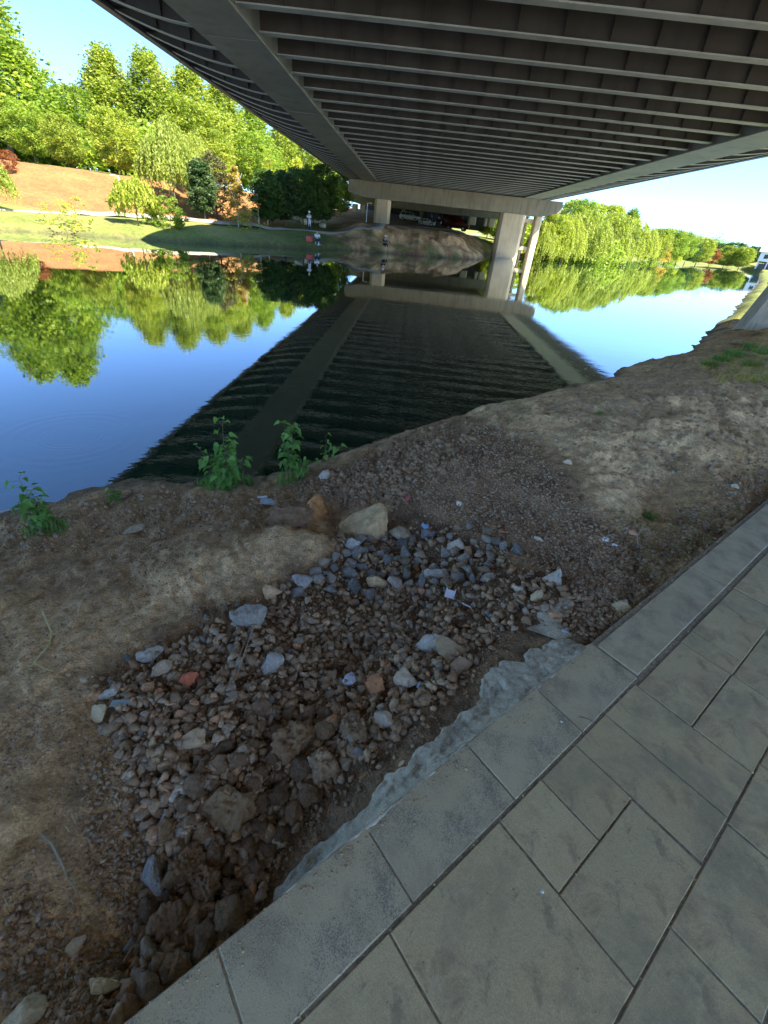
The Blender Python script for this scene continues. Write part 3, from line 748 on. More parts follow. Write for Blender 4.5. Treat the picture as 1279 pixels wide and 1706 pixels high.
def tree(key, px, top, base, Y, wid, label, group, rz=None):
    """px, top, base: where it stands in the photograph; Y distance; wid: width factor"""
    p = at_y(px, base, Y); z = fz(p.x, p.y)
    # climb from the pixel column: top height from the tilted vertical
    zt = z+1.
    lo, hi = z+.5, z+40
    for _ in range(30):
        mid = (lo+hi)/2; _, yy = proj(p.x, p.y, mid)
        if yy > top: lo = mid
        else: hi = mid
    h = lo-z
    me, tm, z0 = TR[key]
    cat = 'bush' if 'bush' in NAMES[key] else 'tree'
    root = empty(NAMES[key], (p.x, p.y, z-.05), label, cat, group, rz=random.uniform(0, 6.28) if rz is None else rz)
    t_ = link('trunk', tm, None, root); t_.scale = (h, h, h)
    c_ = link('crown', me, None, root); c_.location = (0, 0, h*z0); c_.scale = (h*wid, h*wid, h*(1-z0))
    return root
GL = 'trees on the left far bank'; GR = 'trees on the right far bank'; GB = 'bushes on the far bank slope'
for a_ in [
 # back row of tall poplars
 ('poplar2',22,-100,262,62,1.3,'tallest dark green poplar at the left edge of the photo'),
 ('poplar2',-50,-120,262,66,1.2,'dark green poplar cut off by the left border'),
 ('poplar',205,70,290,74,1.25,'tall pointed poplar standing alone against the sky behind the round trees'),
 ('poplar',272,78,290,74,1.25,'broad tall poplar just left of the bridge edge'),
 ('poplar',330,105,290,80,1.3,'tall poplar touching the bridge edge, right of the broad one'),
 ('poplar',378,130,290,86,1.3,'poplar behind the weeping willow, half hidden by the bridge'),
 ('poplar2',425,165,290,92,1.3,'poplar above the dark evergreens, its tip under the bridge deck'),
 ('poplar',470,200,290,100,1.3,'last tall poplar of the row, nearest the bridge pier'),
 ('round2',515,235,300,105,1.2,'rounded tree closing the row under the bridge edge'),
 ('poplar2',110,150,280,80,1.3,'blue green poplar in the dip between the two tall groups'),
 ('round',145,142,275,70,1.0,'rounded green tree lower than the poplars on its right'),
 ('round2',345,170,300,74,1.15,'wide green tree filling the space behind the weeping willow'),
 ('round',420,220,310,78,1.1,'mid green tree behind the orange conifer'),
 # middle row on the brown slope
 ('round',62,165,280,58,1.05,'dark rounded tree above the russet tree at far left'),
 ('round2',120,190,295,56,1.1,'bright rounded tree at the top of the bare brown slope'),
 ('round2',205,180,302,55,1.15,'big bushy green tree in the middle of the brown slope'),
 ('round',255,225,310,57,1.05,'shrubby green tree left of the weeping willow'),
 ('red',28,248,312,46,1.0,'small russet red tree on the slope at far left'),
 ('willow',292,206,335,50,1.0,'pale weeping willow standing at the foot of the brown slope'),
 ('willow2',332,228,330,56,.8,'second yellow willow close behind the pale weeping one'),
 ('willow',-18,235,352,36,1.1,'willow hanging into the photo from the left border'),
 ('round2',362,215,335,62,1.1,'yellow green rounded tree between willow and orange conifer'),
 # row along the path
 ('blue',342,262,368,49,1.25,'dark bluish tree on the path left of the orange conifer'),
 ('olive',362,250,368,51,1.2,'thin olive brown tree beside the orange conifer'),
 ('orange',397,276,374,50,.95,'young orange conifer with a whitewashed trunk by the path'),
 ('yellow',450,262,352,66,1.1,'lit yellow green tree behind the dark evergreens, left one'),
 ('yellow',497,262,352,72,1.1,'lit yellow green tree behind the dark evergreens, right one'),
 ('deepnarrow',446,280,372,55,1.5,'dark evergreen nearest the orange conifer'),
 ('blue',474,282,375,57,1.4,'dark bluish evergreen second in the clump by the path'),
 ('deep',505,278,375,59,1.0,'rounded dark evergreen in the middle of the clump'),
 ('deepnarrow',535,272,368,64,1.5,'tall dark evergreen at the right end of the clump'),
 ('blue',522,290,374,61,1.5,'low dark evergreen filling the front of the clump'),
 ('round2',567,290,345,88,.9,'small lone tree on the bright lawn left of the pier'),
 ('poplar2',545,262,335,120,1.3,'distant tree glimpsed over the lawn beside the bridge')]:
    tree(*a_, group=GL)
for a_ in [
 ('wbush',228,290,362,40,1.1,'weeping yellow green bush by the path below the brown slope'),
 ('bush',283,325,368,41,1.1,'round green bush beside the path under the willow'),
 ('sparse',72,335,358,35,.9,'sparse small shrub on the grass at far left'),
 ('sparse',105,332,362,35,.9,'sparse shrub second from the left on the grass bank'),
 ('sparse',132,325,362,36,1.0,'taller sparse shrub in front of the brown slope'),
 ('bush',252,335,365,41,.8,'low bush between the weeping bush and the round bush'),
 ('sparse',395,352,372,46,1.2,'low yellow shrub at the foot of the orange conifer'),
 ('sparse',425,345,370,50,1.2,'yellowish undergrowth shrub left of the evergreens')]:
    tree(*a_, group=GB)
for a_ in [
 ('round2',905,355,443,86,1.0,'bright round tree directly right of the bridge pier'),
 ('willow',893,372,445,84,.9,'low bright willow beside the pier on the right bank'),
 ('willow2',930,358,443,88,1.0,'sunlit willow second from the bridge pier'),
 ('round',945,333,430,112,1.25,'tall rounded tree rising behind the right bank willows'),
 ('round2',985,340,430,120,1.3,'tall rounded tree above the largest willow'),
 ('willow',965,352,440,96,1.15,'largest weeping willow on the right bank'),
 ('willow2',1003,358,438,108,1.15,'weeping willow in the middle of the right bank row'),
 ('willow',1038,368,436,124,1.1,'weeping willow nearing the far end of the row'),
 ('willow2',1066,382,436,142,1.1,'last weeping willow before the rounded distant trees'),
 ('round2',1085,380,433,160,1.0,'rounded bright tree after the willow row'),
 ('poplar2',1030,348,430,150,1.3,'darker tree peeping over the willow row'),
 ('round',1108,382,433,185,1.2,'broad dark topped tree beyond the willow row'),
 ('orange',1100,398,435,172,1.6,'rusty orange tree under the broad dark topped one'),
 ('round',1128,386,432,210,1.1,'green tree right of the rusty one, second peak'),
 ('deep',1142,400,433,240,1.1,'dark tree left of the bright dome shaped tree'),
 ('round2',1160,396,436,250,1.3,'bright dome shaped tree on the distant bend'),
 ('red',1182,414,438,265,1.2,'small reddish tree right of the dome shaped one'),
 ('round2',1205,410,443,290,1.3,'distant yellow green tree near the river bend'),
 ('deep',1214,404,440,320,1.5,'dark distant tree peaking left of the house'),
 ('round2',1230,412,446,285,1.3,'pale green tree just left of the house'),
 ('deep',1245,410,445,330,1.4,'far dark tree behind the house roof'),
 ('deep',1270,410,448,330,1.4,'far dark tree at the right border behind the house'),
 ('deep',1190,405,440,330,1.4,'far dark tree between the dome tree and the bend')]:
    tree(*a_, group=GR)
random.seed(11)
# brightly lit undergrowth and reeds along the right shore
for i, (px_, tp, bs, Y_) in enumerate([(880,415,447,84),(905,425,446,86),(1120,418,437,190)]):
    tree('wbush', px_, tp, bs, Y_, 1.3, ['light green bush against the foot of the pier','light green bush right of the pier at the water','reedy bush below the rusty orange tree'][i], 'bushes on the right far bank')
# trees glimpsed beyond the bridge
for a_ in [('round2',815,340,372,150,1.2,'bright tree seen through the gap right of the parked trucks'),('yellow',828,345,376,140,1.4,'yellow lit tree just left of the big pier column'),
           ('yellow',660,325,352,150,1.3,'bright foliage seen between the left pier and the white car')]:
    tree(*a_, group='trees seen under the bridge')

# ------------------------------------------------------------------ path on the far bank
def ribbon(name, pix, wid, mat, lift, z=1.3):
    pts = [fhit(*p, z) for p in pix]; P = []
    for i in range(len(pts)-1):
        for k in range(8): P.append(pts[i].lerp(pts[i+1], k/8))
    P.append(pts[-1]); V = []; n = len(P)
    for i in range(n):
        d_ = (P[min(i+1, n-1)]-P[max(i-1, 0)]); d_.z = 0; d_.normalize(); s = Vector((-d_.y, d_.x, 0))
        zz = max(fz(P[i].x+s.x*q, P[i].y+s.y*q) for q in (-wid/2, 0, wid/2))+lift
        for q in (-.5, .5): V.append((P[i].x+s.x*wid*q, P[i].y+s.y*wid*q, zz))
        for q in (-.6, .6): V.append((P[i].x+s.x*wid*q, P[i].y+s.y*wid*q, zz-.25))
    Fc = []
    for i in range(n-1):
        a_, b_ = 4*i, 4*i+4
        Fc += [(a_, a_+1, b_+1, b_), (a_+2, a_, b_, b_+2), (a_+1, a_+3, b_+3, b_+1)]
    return tag(link(name, npmesh(name, V, Fc, False), mat), kind='structure')
ribbon('footpath', [(-30,349),(60,353),(120,355),(200,358),(280,364),(340,369),(400,375),(470,381),(520,385),(580,384),(625,379),(655,376)], 1.15, simple('path_concrete', (.28,.25,.20), .9, .15, .6, .3, .02), .05)
ribbon('dirt_track', [(655,376),(700,378),(760,385),(800,390)], 1.2, simple('track_dirt', (.36,.27,.19), .95, .2, .6, .5, .03), .04)

# ------------------------------------------------------------------ stones
random.seed(21)
def stone_mesh(name, seed, sub=2, planes=9, rough=.05, sx=(1, 1, 1), round_=.0):
    rn = np.random.default_rng(seed)
    bm = bmesh.new(); bmesh.ops.create_icosphere(bm, subdivisions=sub, radius=1)
    V = np.array([v.co[:] for v in bm.verts]); Fc = np.array([[v.index for v in f.verts] for f in bm.faces]); bm.free()
    for _ in range(planes):
        n = rn.normal(size=3); n /= np.linalg.norm(n); dd = rn.uniform(.45+round_, .85)
        q = V@n-dd; V = V-np.maximum(q, 0)[:, None]*n*.97
    L = np.linalg.norm(V, axis=1); nrm = V/L[:, None]
    V = V+nrm*(fbm(nrm[:, 0]*2+seed, nrm[:, 1]*2, nrm[:, 2]*2, 3)*rough)[:, None]
    if sub > 3: V = V+nrm*(fbm(nrm[:, 0]*9+seed, nrm[:, 1]*9, nrm[:, 2]*9, 3)*rough*.25)[:, None]
    V = V*np.array(sx)
    V -= (V.max(0)+V.min(0))/2; V /= (V.max(0)-V.min(0)).max()/2
    return V, Fc
def hull_stone(seed, npt=13, sx=(1, 1, 1), bev=.05, sub=0, rough=0.):
    rn = np.random.default_rng(seed); P = rn.normal(size=(npt, 3)); P /= np.linalg.norm(P, axis=1)[:, None]; P *= rn.uniform(.75, 1.05, (npt, 1)); P *= np.array(sx)
    bm = bmesh.new(); vs_ = [bm.verts.new(p) for p in P]; r = bmesh.ops.convex_hull(bm, input=vs_)
    loose = [v for v in bm.verts if not v.link_faces]; bmesh.ops.delete(bm, geom=loose, context='VERTS')
    if bev: bmesh.ops.bevel(bm, geom=list(bm.edges), offset=bev, segments=1, affect='EDGES')
    bmesh.ops.triangulate(bm, faces=bm.faces)
    for _ in range(sub): bmesh.ops.subdivide_edges(bm, edges=list(bm.edges), cuts=1, use_grid_fill=True); bmesh.ops.triangulate(bm, faces=bm.faces)
    bm.verts.ensure_lookup_table(); V = np.array([v.co[:] for v in bm.verts]); Fc = np.array([[v.index for v in f.verts] for f in bm.faces]); bm.free()
    if rough:
        L = np.linalg.norm(V, axis=1)[:, None]; nr = V/L
        V = V+nr*(fbm(V[:, 0]*2.2+seed, V[:, 1]*2.2, V[:, 2]*2.2, 4)*rough)[:, None]
    V -= (V.max(0)+V.min(0))/2; V /= (V.max(0)-V.min(0)).max()/2
    return V, Fc
M_STN = m_stone('rubble_stone', STOPS_GREY, 'obj', 1.)
M_CLOD = m_stone('dirt_clod', STOPS_CLOD, 'obj', 1.)
M_GRAV = m_stone('gravel', STOPS_GRAV, 'attr', .03, (1.42, 1.18, .88))
SM = []
for i in range(34):
    V, Fc = hull_stone(100+i, random.choice((10, 12, 15)), (1, random.uniform(.6, .95), random.uniform(.5, .85)), .045)
    me = npmesh('stone', V, Fc, False); me.materials.append(M_STN); SM.append(me)
STOPS_BLUE = [(0., (.44, .45, .45)), (.25, (.30, .33, .36)), (.5, (.56, .55, .52)), (.68, (.24, .27, .30)), (.84, (.40, .42, .43)), (1., (.56, .42, .28))]
M_STB = m_stone('blue_grey_stone', STOPS_BLUE, 'obj', 1., (1.62, 1.42, 1.12)); SB = []
for i in range(16):
    V, Fc = hull_stone(150+i, random.choice((9, 11, 13)), (1, random.uniform(.6, .95), random.uniform(.55, .85)), .04)
    me = npmesh('stone', V, Fc, False); me.materials.append(M_STB); SB.append(me)
CM = []
for i in range(10):
    V, Fc = stone_mesh('clod', 300+i, 3, 4, .34, (1, random.uniform(.75, 1), random.uniform(.6, .9)), .15)
    me = npmesh('clod', V, Fc, True); me.materials.append(M_CLOD); CM.append(me)
occ = []
def free(x, y, r):
    for (a_, b_, c_) in occ:
        if (x-a_)**2+(y-b_)**2 < (r+c_)**2*.72: return False
    return True
def curb_t(x, y): return to_st(x, y)[1]
def put(me, name, x, y, size, sink=.25, flat=True, parent=None):
    o = bpy.data.objects.new(name, me); C.objects.link(o)
    z = gz(x, y)
    o.rotation_euler = (random.uniform(-.5, .5), random.uniform(-.5, .5), random.uniform(0, 6.28))
    s_ = size/2; o.scale = (s_, s_, s_)
    o.location = (x, y, z+s_*(.55-sink))
    if parent: o.parent = parent
    return o
# single rocks that stand out, each a thing of its own
HERO = [ # name, px, py, long side in photo px, tall/long, colour, planes, rough, label
 ('boulder',600,880,78,(1,.62,.62),(.42,.34,.22),7,.05,'large yellowish boulder with a slanting flat face at the top of the rubble',.4),
 ('rock',664,890,46,(1,.8,.55),(.30,.29,.24),5,.08,'greenish grey rounded rock right of the yellowish boulder'),
 ('rock',712,927,42,(1,.85,.8),(.38,.37,.35),7,.06,'pale grey rock under the upright blue plastic bag'),
 ('rock',586,912,32,(1,.8,.8),(.33,.35,.38),8,.05,'blue grey rock just below the yellowish boulder'),
 ('rock',716,893,32,(1,.8,.75),(.13,.14,.17),6,.06,'dark slate rock at the foot of the blue bag'),
 ('rock',730,955,44,(1,.45,.5),(.30,.33,.36),8,.05,'long blue grey rock slanting below the pale grey one'),
 ('rock',632,972,42,(1,.55,.6),(.48,.36,.24),5,.05,'smooth tan rock in the middle of the upper rubble'),
 ('rock',742,942,26,(1,.7,.7),(.32,.33,.34),7,.05,'grey rock at the right end of the long slanting one'),
 ('rock',760,908,30,(1,.6,.5),(.42,.42,.42),6,.05,'light grey flat stone at the upper right of the rubble'),
 ('rock',711,1072,54,(1,.42,.45),(.36,.38,.40),7,.04,'long flat blue grey stone in the right part of the rubble'),
 ('rock',748,1085,50,(1,.8,.7),(.30,.26,.19),5,.10,'rounded brown rock right of the long flat stone'),
 ('rock',766,1110,32,(1,.8,.8),(.24,.19,.15),6,.08,'small brown rock at the edge of the mortar hollow'),
 ('rock',676,1133,36,(1,.9,.85),(.44,.43,.38),8,.06,'pale square grey stone near the centre of the rubble'),
 ('rock',450,1110,44,(1,.7,.5),(.30,.33,.36),8,.05,'flat bluish stone left of the rubble centre'),
 ('rock',626,1143,36,(1,.85,.8),(.38,.21,.12),9,.12,'rusty orange brown stone beside the grey plastic block'),
 ('rock',640,1200,36,(1,.7,.7),(.34,.33,.30),6,.10,'lumpy grey stone near the mortar strip'),
 ('clod',542,1275,56,(1,.9,.85),(.30,.26,.20),4,.2,'big pale clod close to the mortar strip'),
 ('clod',590,1215,46,(1,.9,.8),(.22,.18,.13),4,.2,'brown rounded clod above the big pale clod'),
 ('clod',492,1240,70,(1,.9,.75),(.24,.18,.12),5,.3,'crumbly brown clod covered with small gravel'),
 ('clod',388,1345,84,(1,.75,.7),(.25,.20,.13),5,.18,'largest flat topped clod in the lower rubble'),
 ('rock',318,1238,46,(1,.8,.8),(.36,.29,.21),6,.08,'tan upright stone above the gravelly left edge'),
 ('rock',300,1320,34,(1,.7,.6),(.60,.58,.50),5,.04,'smooth cream white pebble near the cigarette stubs'),
 ('rock',317,1134,28,(1,.85,.8),(.50,.16,.10),7,.04,'red brick fragment in the left part of the rubble'),
 ('rock',183,1154,34,(1,.7,.5),(.33,.37,.40),6,.05,'grey blue stone at the far left tip of the rubble'),
 ('rock',166,1192,28,(1,.8,.8),(.44,.41,.30),5,.04,'yellow grey round stone at the left tip of the rubble'),
 ('rock',275,1110,34,(1,.9,.7),(.31,.27,.22),7,.06,'brown grey angular stone near the upper left rubble edge'),
 ('rock',252,1090,38,(1,.5,.5),(.33,.36,.38),6,.05,'thin bluish stone lying on the upper left rubble edge'),
 ('rock',414,1028,52,(1,.7,.5),(.24,.26,.27),7,.06,'flat dark grey stone below the clay edge'),
 ('rock',452,996,36,(1,.7,.4),(.45,.34,.24),6,.04,'flat tan and grey stone under the clay edge'),
 ('rock',505,968,30,(1,.8,.6),(.28,.31,.36),6,.05,'bluish round stone under the tip of the clay slab'),
 ('rock',525,852,44,(1,.9,.8),(.44,.27,.14),6,.1,'orange earthy rock above the clay slab'),
 ('clod',485,865,70,(1,.8,.7),(.16,.12,.085),5,.15,'dark brown clod left of the orange earthy rock'),
 ('rock',542,792,20,(1,.6,.6),(.60,.58,.55),5,.04,'whitish stone on top of the soil mound near the weeds'),
 ('rock',263,1462,52,(.6,1,.7),(.25,.28,.32),8,.06,'blue grey block below the cigarette stub in the lower rubble'),
 ('rock',275,1550,36,(1,.8,.7),(.34,.33,.31),6,.08,'light grey stone in the dark gap beside the kerb'),
 ('clod',310,1440,66,(1,.8,.8),(.20,.15,.10),5,.25,'ragged brown clod in the middle of the lower rubble'),
 ('clod',345,1470,56,(.7,1,.8),(.24,.18,.12),5,.25,'knobbly tan clod next to the kerb gap'),
 ('clod',285,1530,60,(1,.9,.8),(.23,.18,.13),5,.15,'smooth topped brown clod beside the dark gap'),
 ('rock',250,1580,60,(.45,1,.7),(.26,.24,.19),6,.1,'long upright olive grey rock near the lower kerb'),
 ('rock',240,1640,60,(.7,1,.7),(.17,.14,.11),6,.1,'dark wedge shaped rock touching the lowest kerb stone'),
 ('rock',175,1638,42,(.7,1,.7),(.44,.38,.25),6,.06,'yellow tan rock at the bottom left by the kerb'),
 ('rock',130,1572,26,(1,1,.8),(.42,.37,.28),7,.06,'small cubic tan stone alone on the soil at lower left'),
 ('rock',40,1695,56,(1,.8,.7),(.38,.35,.26),6,.08,'greenish tan rock cut by the bottom left corner'),
 ('rock',392,1394,30,(1,1,.8),(.36,.26,.17),7,.08,'orange tan stone below the largest clod'),
 ('rock',903,899,26,(1,.6,.5),(.46,.46,.44),5,.03,'light oval stone alone on the dark crumbly soil'),
 ('rock',918,965,28,(1,.8,.8),(.34,.36,.38),5,.05,'grey speckled round stone above the cement puddle'),
 ('rock',893,994,28,(.8,1,.7),(.40,.38,.28),6,.05,'yellow green upright stone above the cement puddle'),
 ('rock',864,983,24,(1,.5,.5),(.50,.49,.45),6,.03,'thin pale flat stone left of the yellow green one'),
 ('rock',801,1000,32,(1,.7,.5),(.42,.40,.36),7,.05,'flat triangular pale stone right of the plastic holder'),
 ('rock',1025,1004,34,(1,.7,.7),(.38,.39,.40),7,.08,'grey rough stone beside the kerb on the right'),
 ('rock',1052,1030,30,(1,.6,.6),(.38,.33,.24),6,.06,'tan stone wedged against the kerb on the right'),
 ('rock',764,838,12,(1,.8,.6),(.55,.53,.47),5,.03,'tiny pale stone alone on the soil mound'),
 ('rock',230,885,40,(1,.5,.6),(.28,.27,.24),6,.05,'flat grey stone half buried in the damp soil at left'),
 ('rock',945,770,14,(1,.7,.5),(.46,.43,.38),5,.03,'small pale stone on the dry crest above the crumbly soil'),
 ('rock',1222,810,16,(1,.7,.5),(.50,.48,.42),5,.03,'pale stone on the dim soil beside the far kerb'),
 ('rock',1054,889,18,(1,.8,.6),(.46,.29,.22),5,.03,'pinkish stone above the wire loop'),
 ('rock',200,785,14,(1,.6,.5),(.40,.38,.36),5,.03,'small stone at the water edge near the left weed'),
]
mats = {}
for i, h_ in enumerate(HERO):
    nm, a_, b_, wpx, sh, colr, pl, rg, lab = h_[:9]
    p, n = hit(a_, b_+wpx*.12)
    dist = (p-Vector((0, 0, CAMZ))).length; cosang = F_PX/math.sqrt(F_PX**2+(a_-CX)**2+(b_-CY)**2)
    size = wpx/F_PX*dist*cosang**1.0*1.14
    big = wpx > 40
    V, Fc = stone_mesh(nm, 500+i, 5 if big or nm == 'rock' and wpx > 28 else 4, pl, rg, (sh[0], sh[1], sh[2]*1.15), .1 if nm == 'clod' else -.03)
    if nm == 'clod': V = V+V/np.linalg.norm(V, axis=1)[:, None]*(.10*fbm(V[:, 0]*5+i, V[:, 1]*5, V[:, 2]*5, 4)-.08*np.abs(noise3(V[:, 0]*3, V[:, 1]*3+i, V[:, 2]*3)))[:, None]
    if nm != 'clod': V, Fc = hull_stone(500+i, 11+i % 4, (sh[0], sh[1], sh[2]*1.15), .07, 3 if wpx > 28 else 2, .10)
    me = npmesh(nm, V, Fc, nm == 'clod'); 
    colr = (colr[0]*1.35, colr[1]*1.15, colr[2]*.95) if nm == 'clod' else (min(.75, colr[0]*1.6), min(.70, colr[1]*1.48), min(.62, colr[2]*1.3))
    me.materials.append(m_onestone('stone_'+nm, colr, .55 if nm == 'clod' else .35, i*.13)); 
    x, y = p.x, p.y
    t = curb_t(x, y); rad = size/2
    if t < rad*.75+.01 and t > -.2:
        k = rad*.75+.01-t; x += N2[0]*k; y += N2[1]*k
    o = link(nm, me); o.location = (x, y, gz(x, y)+rad*sh[2]*.5)
    rot = Matrix.Rotation(math.atan2(x, y)*-1+random.uniform(-.25, .25), 4, 'Z')
    o.rotation_euler = (random.uniform(-.15, .15), random.uniform(-.15, .15), rot.to_euler().z)
    me.transform(Matrix.Scale(rad, 4))
    tag(o, lab, 'rock' if nm != 'clod' else 'clod', 'rocks and clods standing out of the rubble')
    occ.append((x, y, rad*.8))
# the yellow boulder keeps its slanted left face towards the water
# 300 stones of the rubble that can be told apart
CLUS = [(560,895),(640,885),(720,900),(790,915),(850,960),(800,1010),(690,1000),(600,1010),(530,990),(480,1010),(520,960),(570,930)]
cnt = 0; tries = 0
while cnt < 85 and tries < 20000:
    tries += 1; a_ = random.uniform(460, 860); b_ = random.uniform(880, 1020)
    if not bool(inpoly(np.array([a_]), np.array([b_]), CLUS)[0]): continue
    q = at_z(a_, b_, .38); sz = random.uniform(.065, .13)
    if not free(q.x, q.y, sz*.42): continue
    o = put(random.choice(SB if random.random() < .6 else SM), 'stone', q.x, q.y, sz, random.uniform(-.1, .25), parent=soil); occ.append((q.x, q.y, sz/2)); cnt += 1
CLD = [(300,1330),(440,1190),(540,1190),(560,1290),(470,1400),(430,1500),(330,1620),(230,1700),(235,1580),(260,1460)]
tries = 0; nc = 0
while nc < 60 and tries < 20000:
    tries += 1; a_ = random.uniform(230, 560); b_ = random.uniform(1190, 1700)
    if not bool(inpoly(np.array([a_]), np.array([b_]), CLD)[0]): continue
    q = at_z(a_, b_, .6); sz = random.uniform(.06, .125)
    if curb_t(q.x, q.y) < sz*.55 or not free(q.x, q.y, sz*.42): continue
    o = put(random.choice(CM), 'clod', q.x, q.y, sz, random.uniform(.0, .3), parent=soil); occ.append((q.x, q.y, sz/2)); nc += 1; cnt += 1
tries = 0; sizes = sorted([random.choice((1, 1, 1, .75, .75))*random.lognormvariate(math.log(.060), .36) for _ in range(300)], reverse=True)
polyR = ROCK
while cnt < 300 and tries < 60000:
    tries += 1
    a_ = random.uniform(150, 1060); b_ = random.uniform(850, 1700)
    if not bool(inpoly(np.array([a_]), np.array([b_]), polyR)[0]): continue
    sz = min(.13, max(.03, sizes[cnt]))
    # fewer big ones at the bottom left, more in the upper centre
    q = at_z(a_, b_, .5); x, y = q.x, q.y
    if curb_t(x, y) < sz*.6+.01: continue
    if random.random() > min(1, .4+(x*x+y*y)/5): continue
    if not free(x, y, sz*.46): continue
    me = random.choice(SM if random.random() < .6 else SB) if not (b_ > 1330 and random.random() < .6) else random.choice(CM)
    o = put(me, 'stone', x, y, sz, random.uniform(.05, .35), parent=soil)
    occ.append((x, y, sz/2)); cnt += 1

# gravel and crumbs: nobody could count these
def lump_base(seed, lvl=1):
    V, Fc = hull_stone(seed, 10, (1, random.uniform(.65, .95), random.uniform(.5, .85)), 0)
    return V, Fc
GB_ = [lump_base(700+i, 1) for i in range(12)]
def scatter_stuff(name, poly, n, smin, smax, mat, sink=.3, seed=1, dens=None, rbias=(0, 1), zlift=0., power=2.2, lvl=1, base=None):
    rn = np.random.default_rng(seed); Vs, Fs, Rn = [], [], []; off = 0; k = 0
    xs = [p[0] for p in poly]; ys = [p[1] for p in poly]
    base = base or GB_
    a_ = rn.uniform(min(xs), max(xs), n*6); b_ = rn.uniform(min(ys), max(ys), n*6)
    ok = inpoly(a_, b_, poly); a_, b_ = a_[ok], b_[ok]
    dd = polydist(a_, b_, poly); ok = rn.random(len(dd)) < .25+.75*sstep(0, 40, dd); a_, b_ = a_[ok][:n], b_[ok][:n]
    for i in range(len(a_)):
        h = BV_NEAR.ray_cast(Vector((0, 0, CAMZ)), ray(a_[i], b_[i]).normalized())
        if h[0] is None: continue
        x, y, z = h[0]
        if z < .03: continue
        s_ = smin+(smax-smin)*rn.random()**power
        s_ *= (.7+.3*min(2.5, h[3]/2.5)); r_ = s_/2
        if -.5 < curb_t(x, y) < r_+.004: continue
        if dens and rn.random() > dens(x, y, z): continue
        V, Fc = base[rn.integers(len(base))]
        Mx = Matrix.Rotation(rn.uniform(0, 6.28), 3, 'Z') @ Matrix.Rotation(rn.uniform(-.7, .7), 3, 'X') @ Matrix.Rotation(rn.uniform(-.7, .7), 3, 'Y')
        Vn = V@np.array(Mx).T*r_+np.array([x, y, z+r_*(.5-sink)+zlift])
        Vs.append(Vn); Fs.append(Fc+off); off += len(V); Rn.append(np.full(len(Fc), rbias[0]+(rbias[1]-rbias[0])*rn.random()))
    o = link(name, npmesh(name, np.concatenate(Vs), np.concatenate(Fs), False, {'rnd': ('FACE', np.concatenate(Rn))}), mat, soil)
    return tag(o, kind='stuff')
ico0 = []
for i in range(8):
    rn = np.random.default_rng(900+i); bm = bmesh.new(); bmesh.ops.create_icosphere(bm, subdivisions=1, radius=1)
    ico0.append((np.array([v.co[:] for v in bm.verts])[:12]*1.0, None)); bm.free()
bm = bmesh.new(); bmesh.ops.create_icosphere(bm, subdivisions=0 if False else 1, radius=1); bm.free()
t_ = (1+5**.5)/2
IV = np.array([(-1,t_,0),(1,t_,0),(-1,-t_,0),(1,-t_,0),(0,-1,t_),(0,1,t_),(0,-1,-t_),(0,1,-t_),(t_,0,-1),(t_,0,1),(-t_,0,-1),(-t_,0,1)], float); IV /= np.linalg.norm(IV[0])
IF = np.array([(0,11,5),(0,5,1),(0,1,7),(0,7,10),(0,10,11),(1,5,9),(5,11,4),(11,10,2),(10,7,6),(7,1,8),(3,9,4),(3,4,2),(3,2,6),(3,6,8),(3,8,9),(4,9,5),(2,4,11),(6,2,10),(8,6,7),(9,8,1)])
CR = []
for i in range(10):
    rn = np.random.default_rng(950+i); CR.append((IV*rn.uniform(.7, 1.1, (12, 1))*np.array([1, rn.uniform(.7, 1), rn.uniform(.5, .9)]), IF))
scatter_stuff('gravel', ROCK, 5400, .016, .066, M_GRAV, .1, 1, power=2.0)
scatter_stuff('crumbs', ROCK, 6000, .005, .016, M_GRAV, .2, 2, base=CR)
scatter_stuff('crumbs', MOUND, 11000, .007, .034, M_GRAV, .25, 3, rbias=(0, .55), power=3., base=CR)
scatter_stuff('clods', [(510,800),(620,755),(700,712),(790,700),(800,730),(740,790),(660,850),(560,845)], 900, .02, .075, M_GRAV, .3, 4, rbias=(0, .4), power=2.)
scatter_stuff('crumbs', [(-20,860),(300,830),(560,880),(560,1000),(300,1100),(180,1200),(260,1400),(240,1600),(150,1720),(-20,1720)], 16000, .003, .022, M_GRAV, .3, 5, rbias=(0, .7), power=5., base=CR,
              dens=lambda x, y, z: .15+.85*(float(noise3(x*2.2, y*2.2, 4.4)) > .12))
scatter_stuff('crumbs', [(1000,850),(1100,870),(1300,700),(1300,830),(1150,940),(1000,1070),(900,1050),(960,960)], 5000, .006, .04, M_GRAV, .25, 6, rbias=(0, .8), power=4., base=CR)
scatter_stuff('crumbs', [(700,710),(830,680),(1160,595),(1300,570),(1300,740),(1100,850),(900,760)], 2600, .006, .045, M_GRAV, .4, 7, rbias=(.3, .8), power=5., base=CR)
scatter_stuff('gravel', [(-10,1480),(60,1440),(120,1560),(250,1560),(300,1640),(190,1720),(-10,1720)], 900, .008, .03, M_GRAV, .2, 8, power=3.)
scatter_stuff('crumbs', [(-20,850),(230,800),(470,800),(560,770),(560,860),(350,890),(-20,930)], 2200, .008, .05, M_GRAV, .35, 9, rbias=(.1, .6), power=4., base=CR)

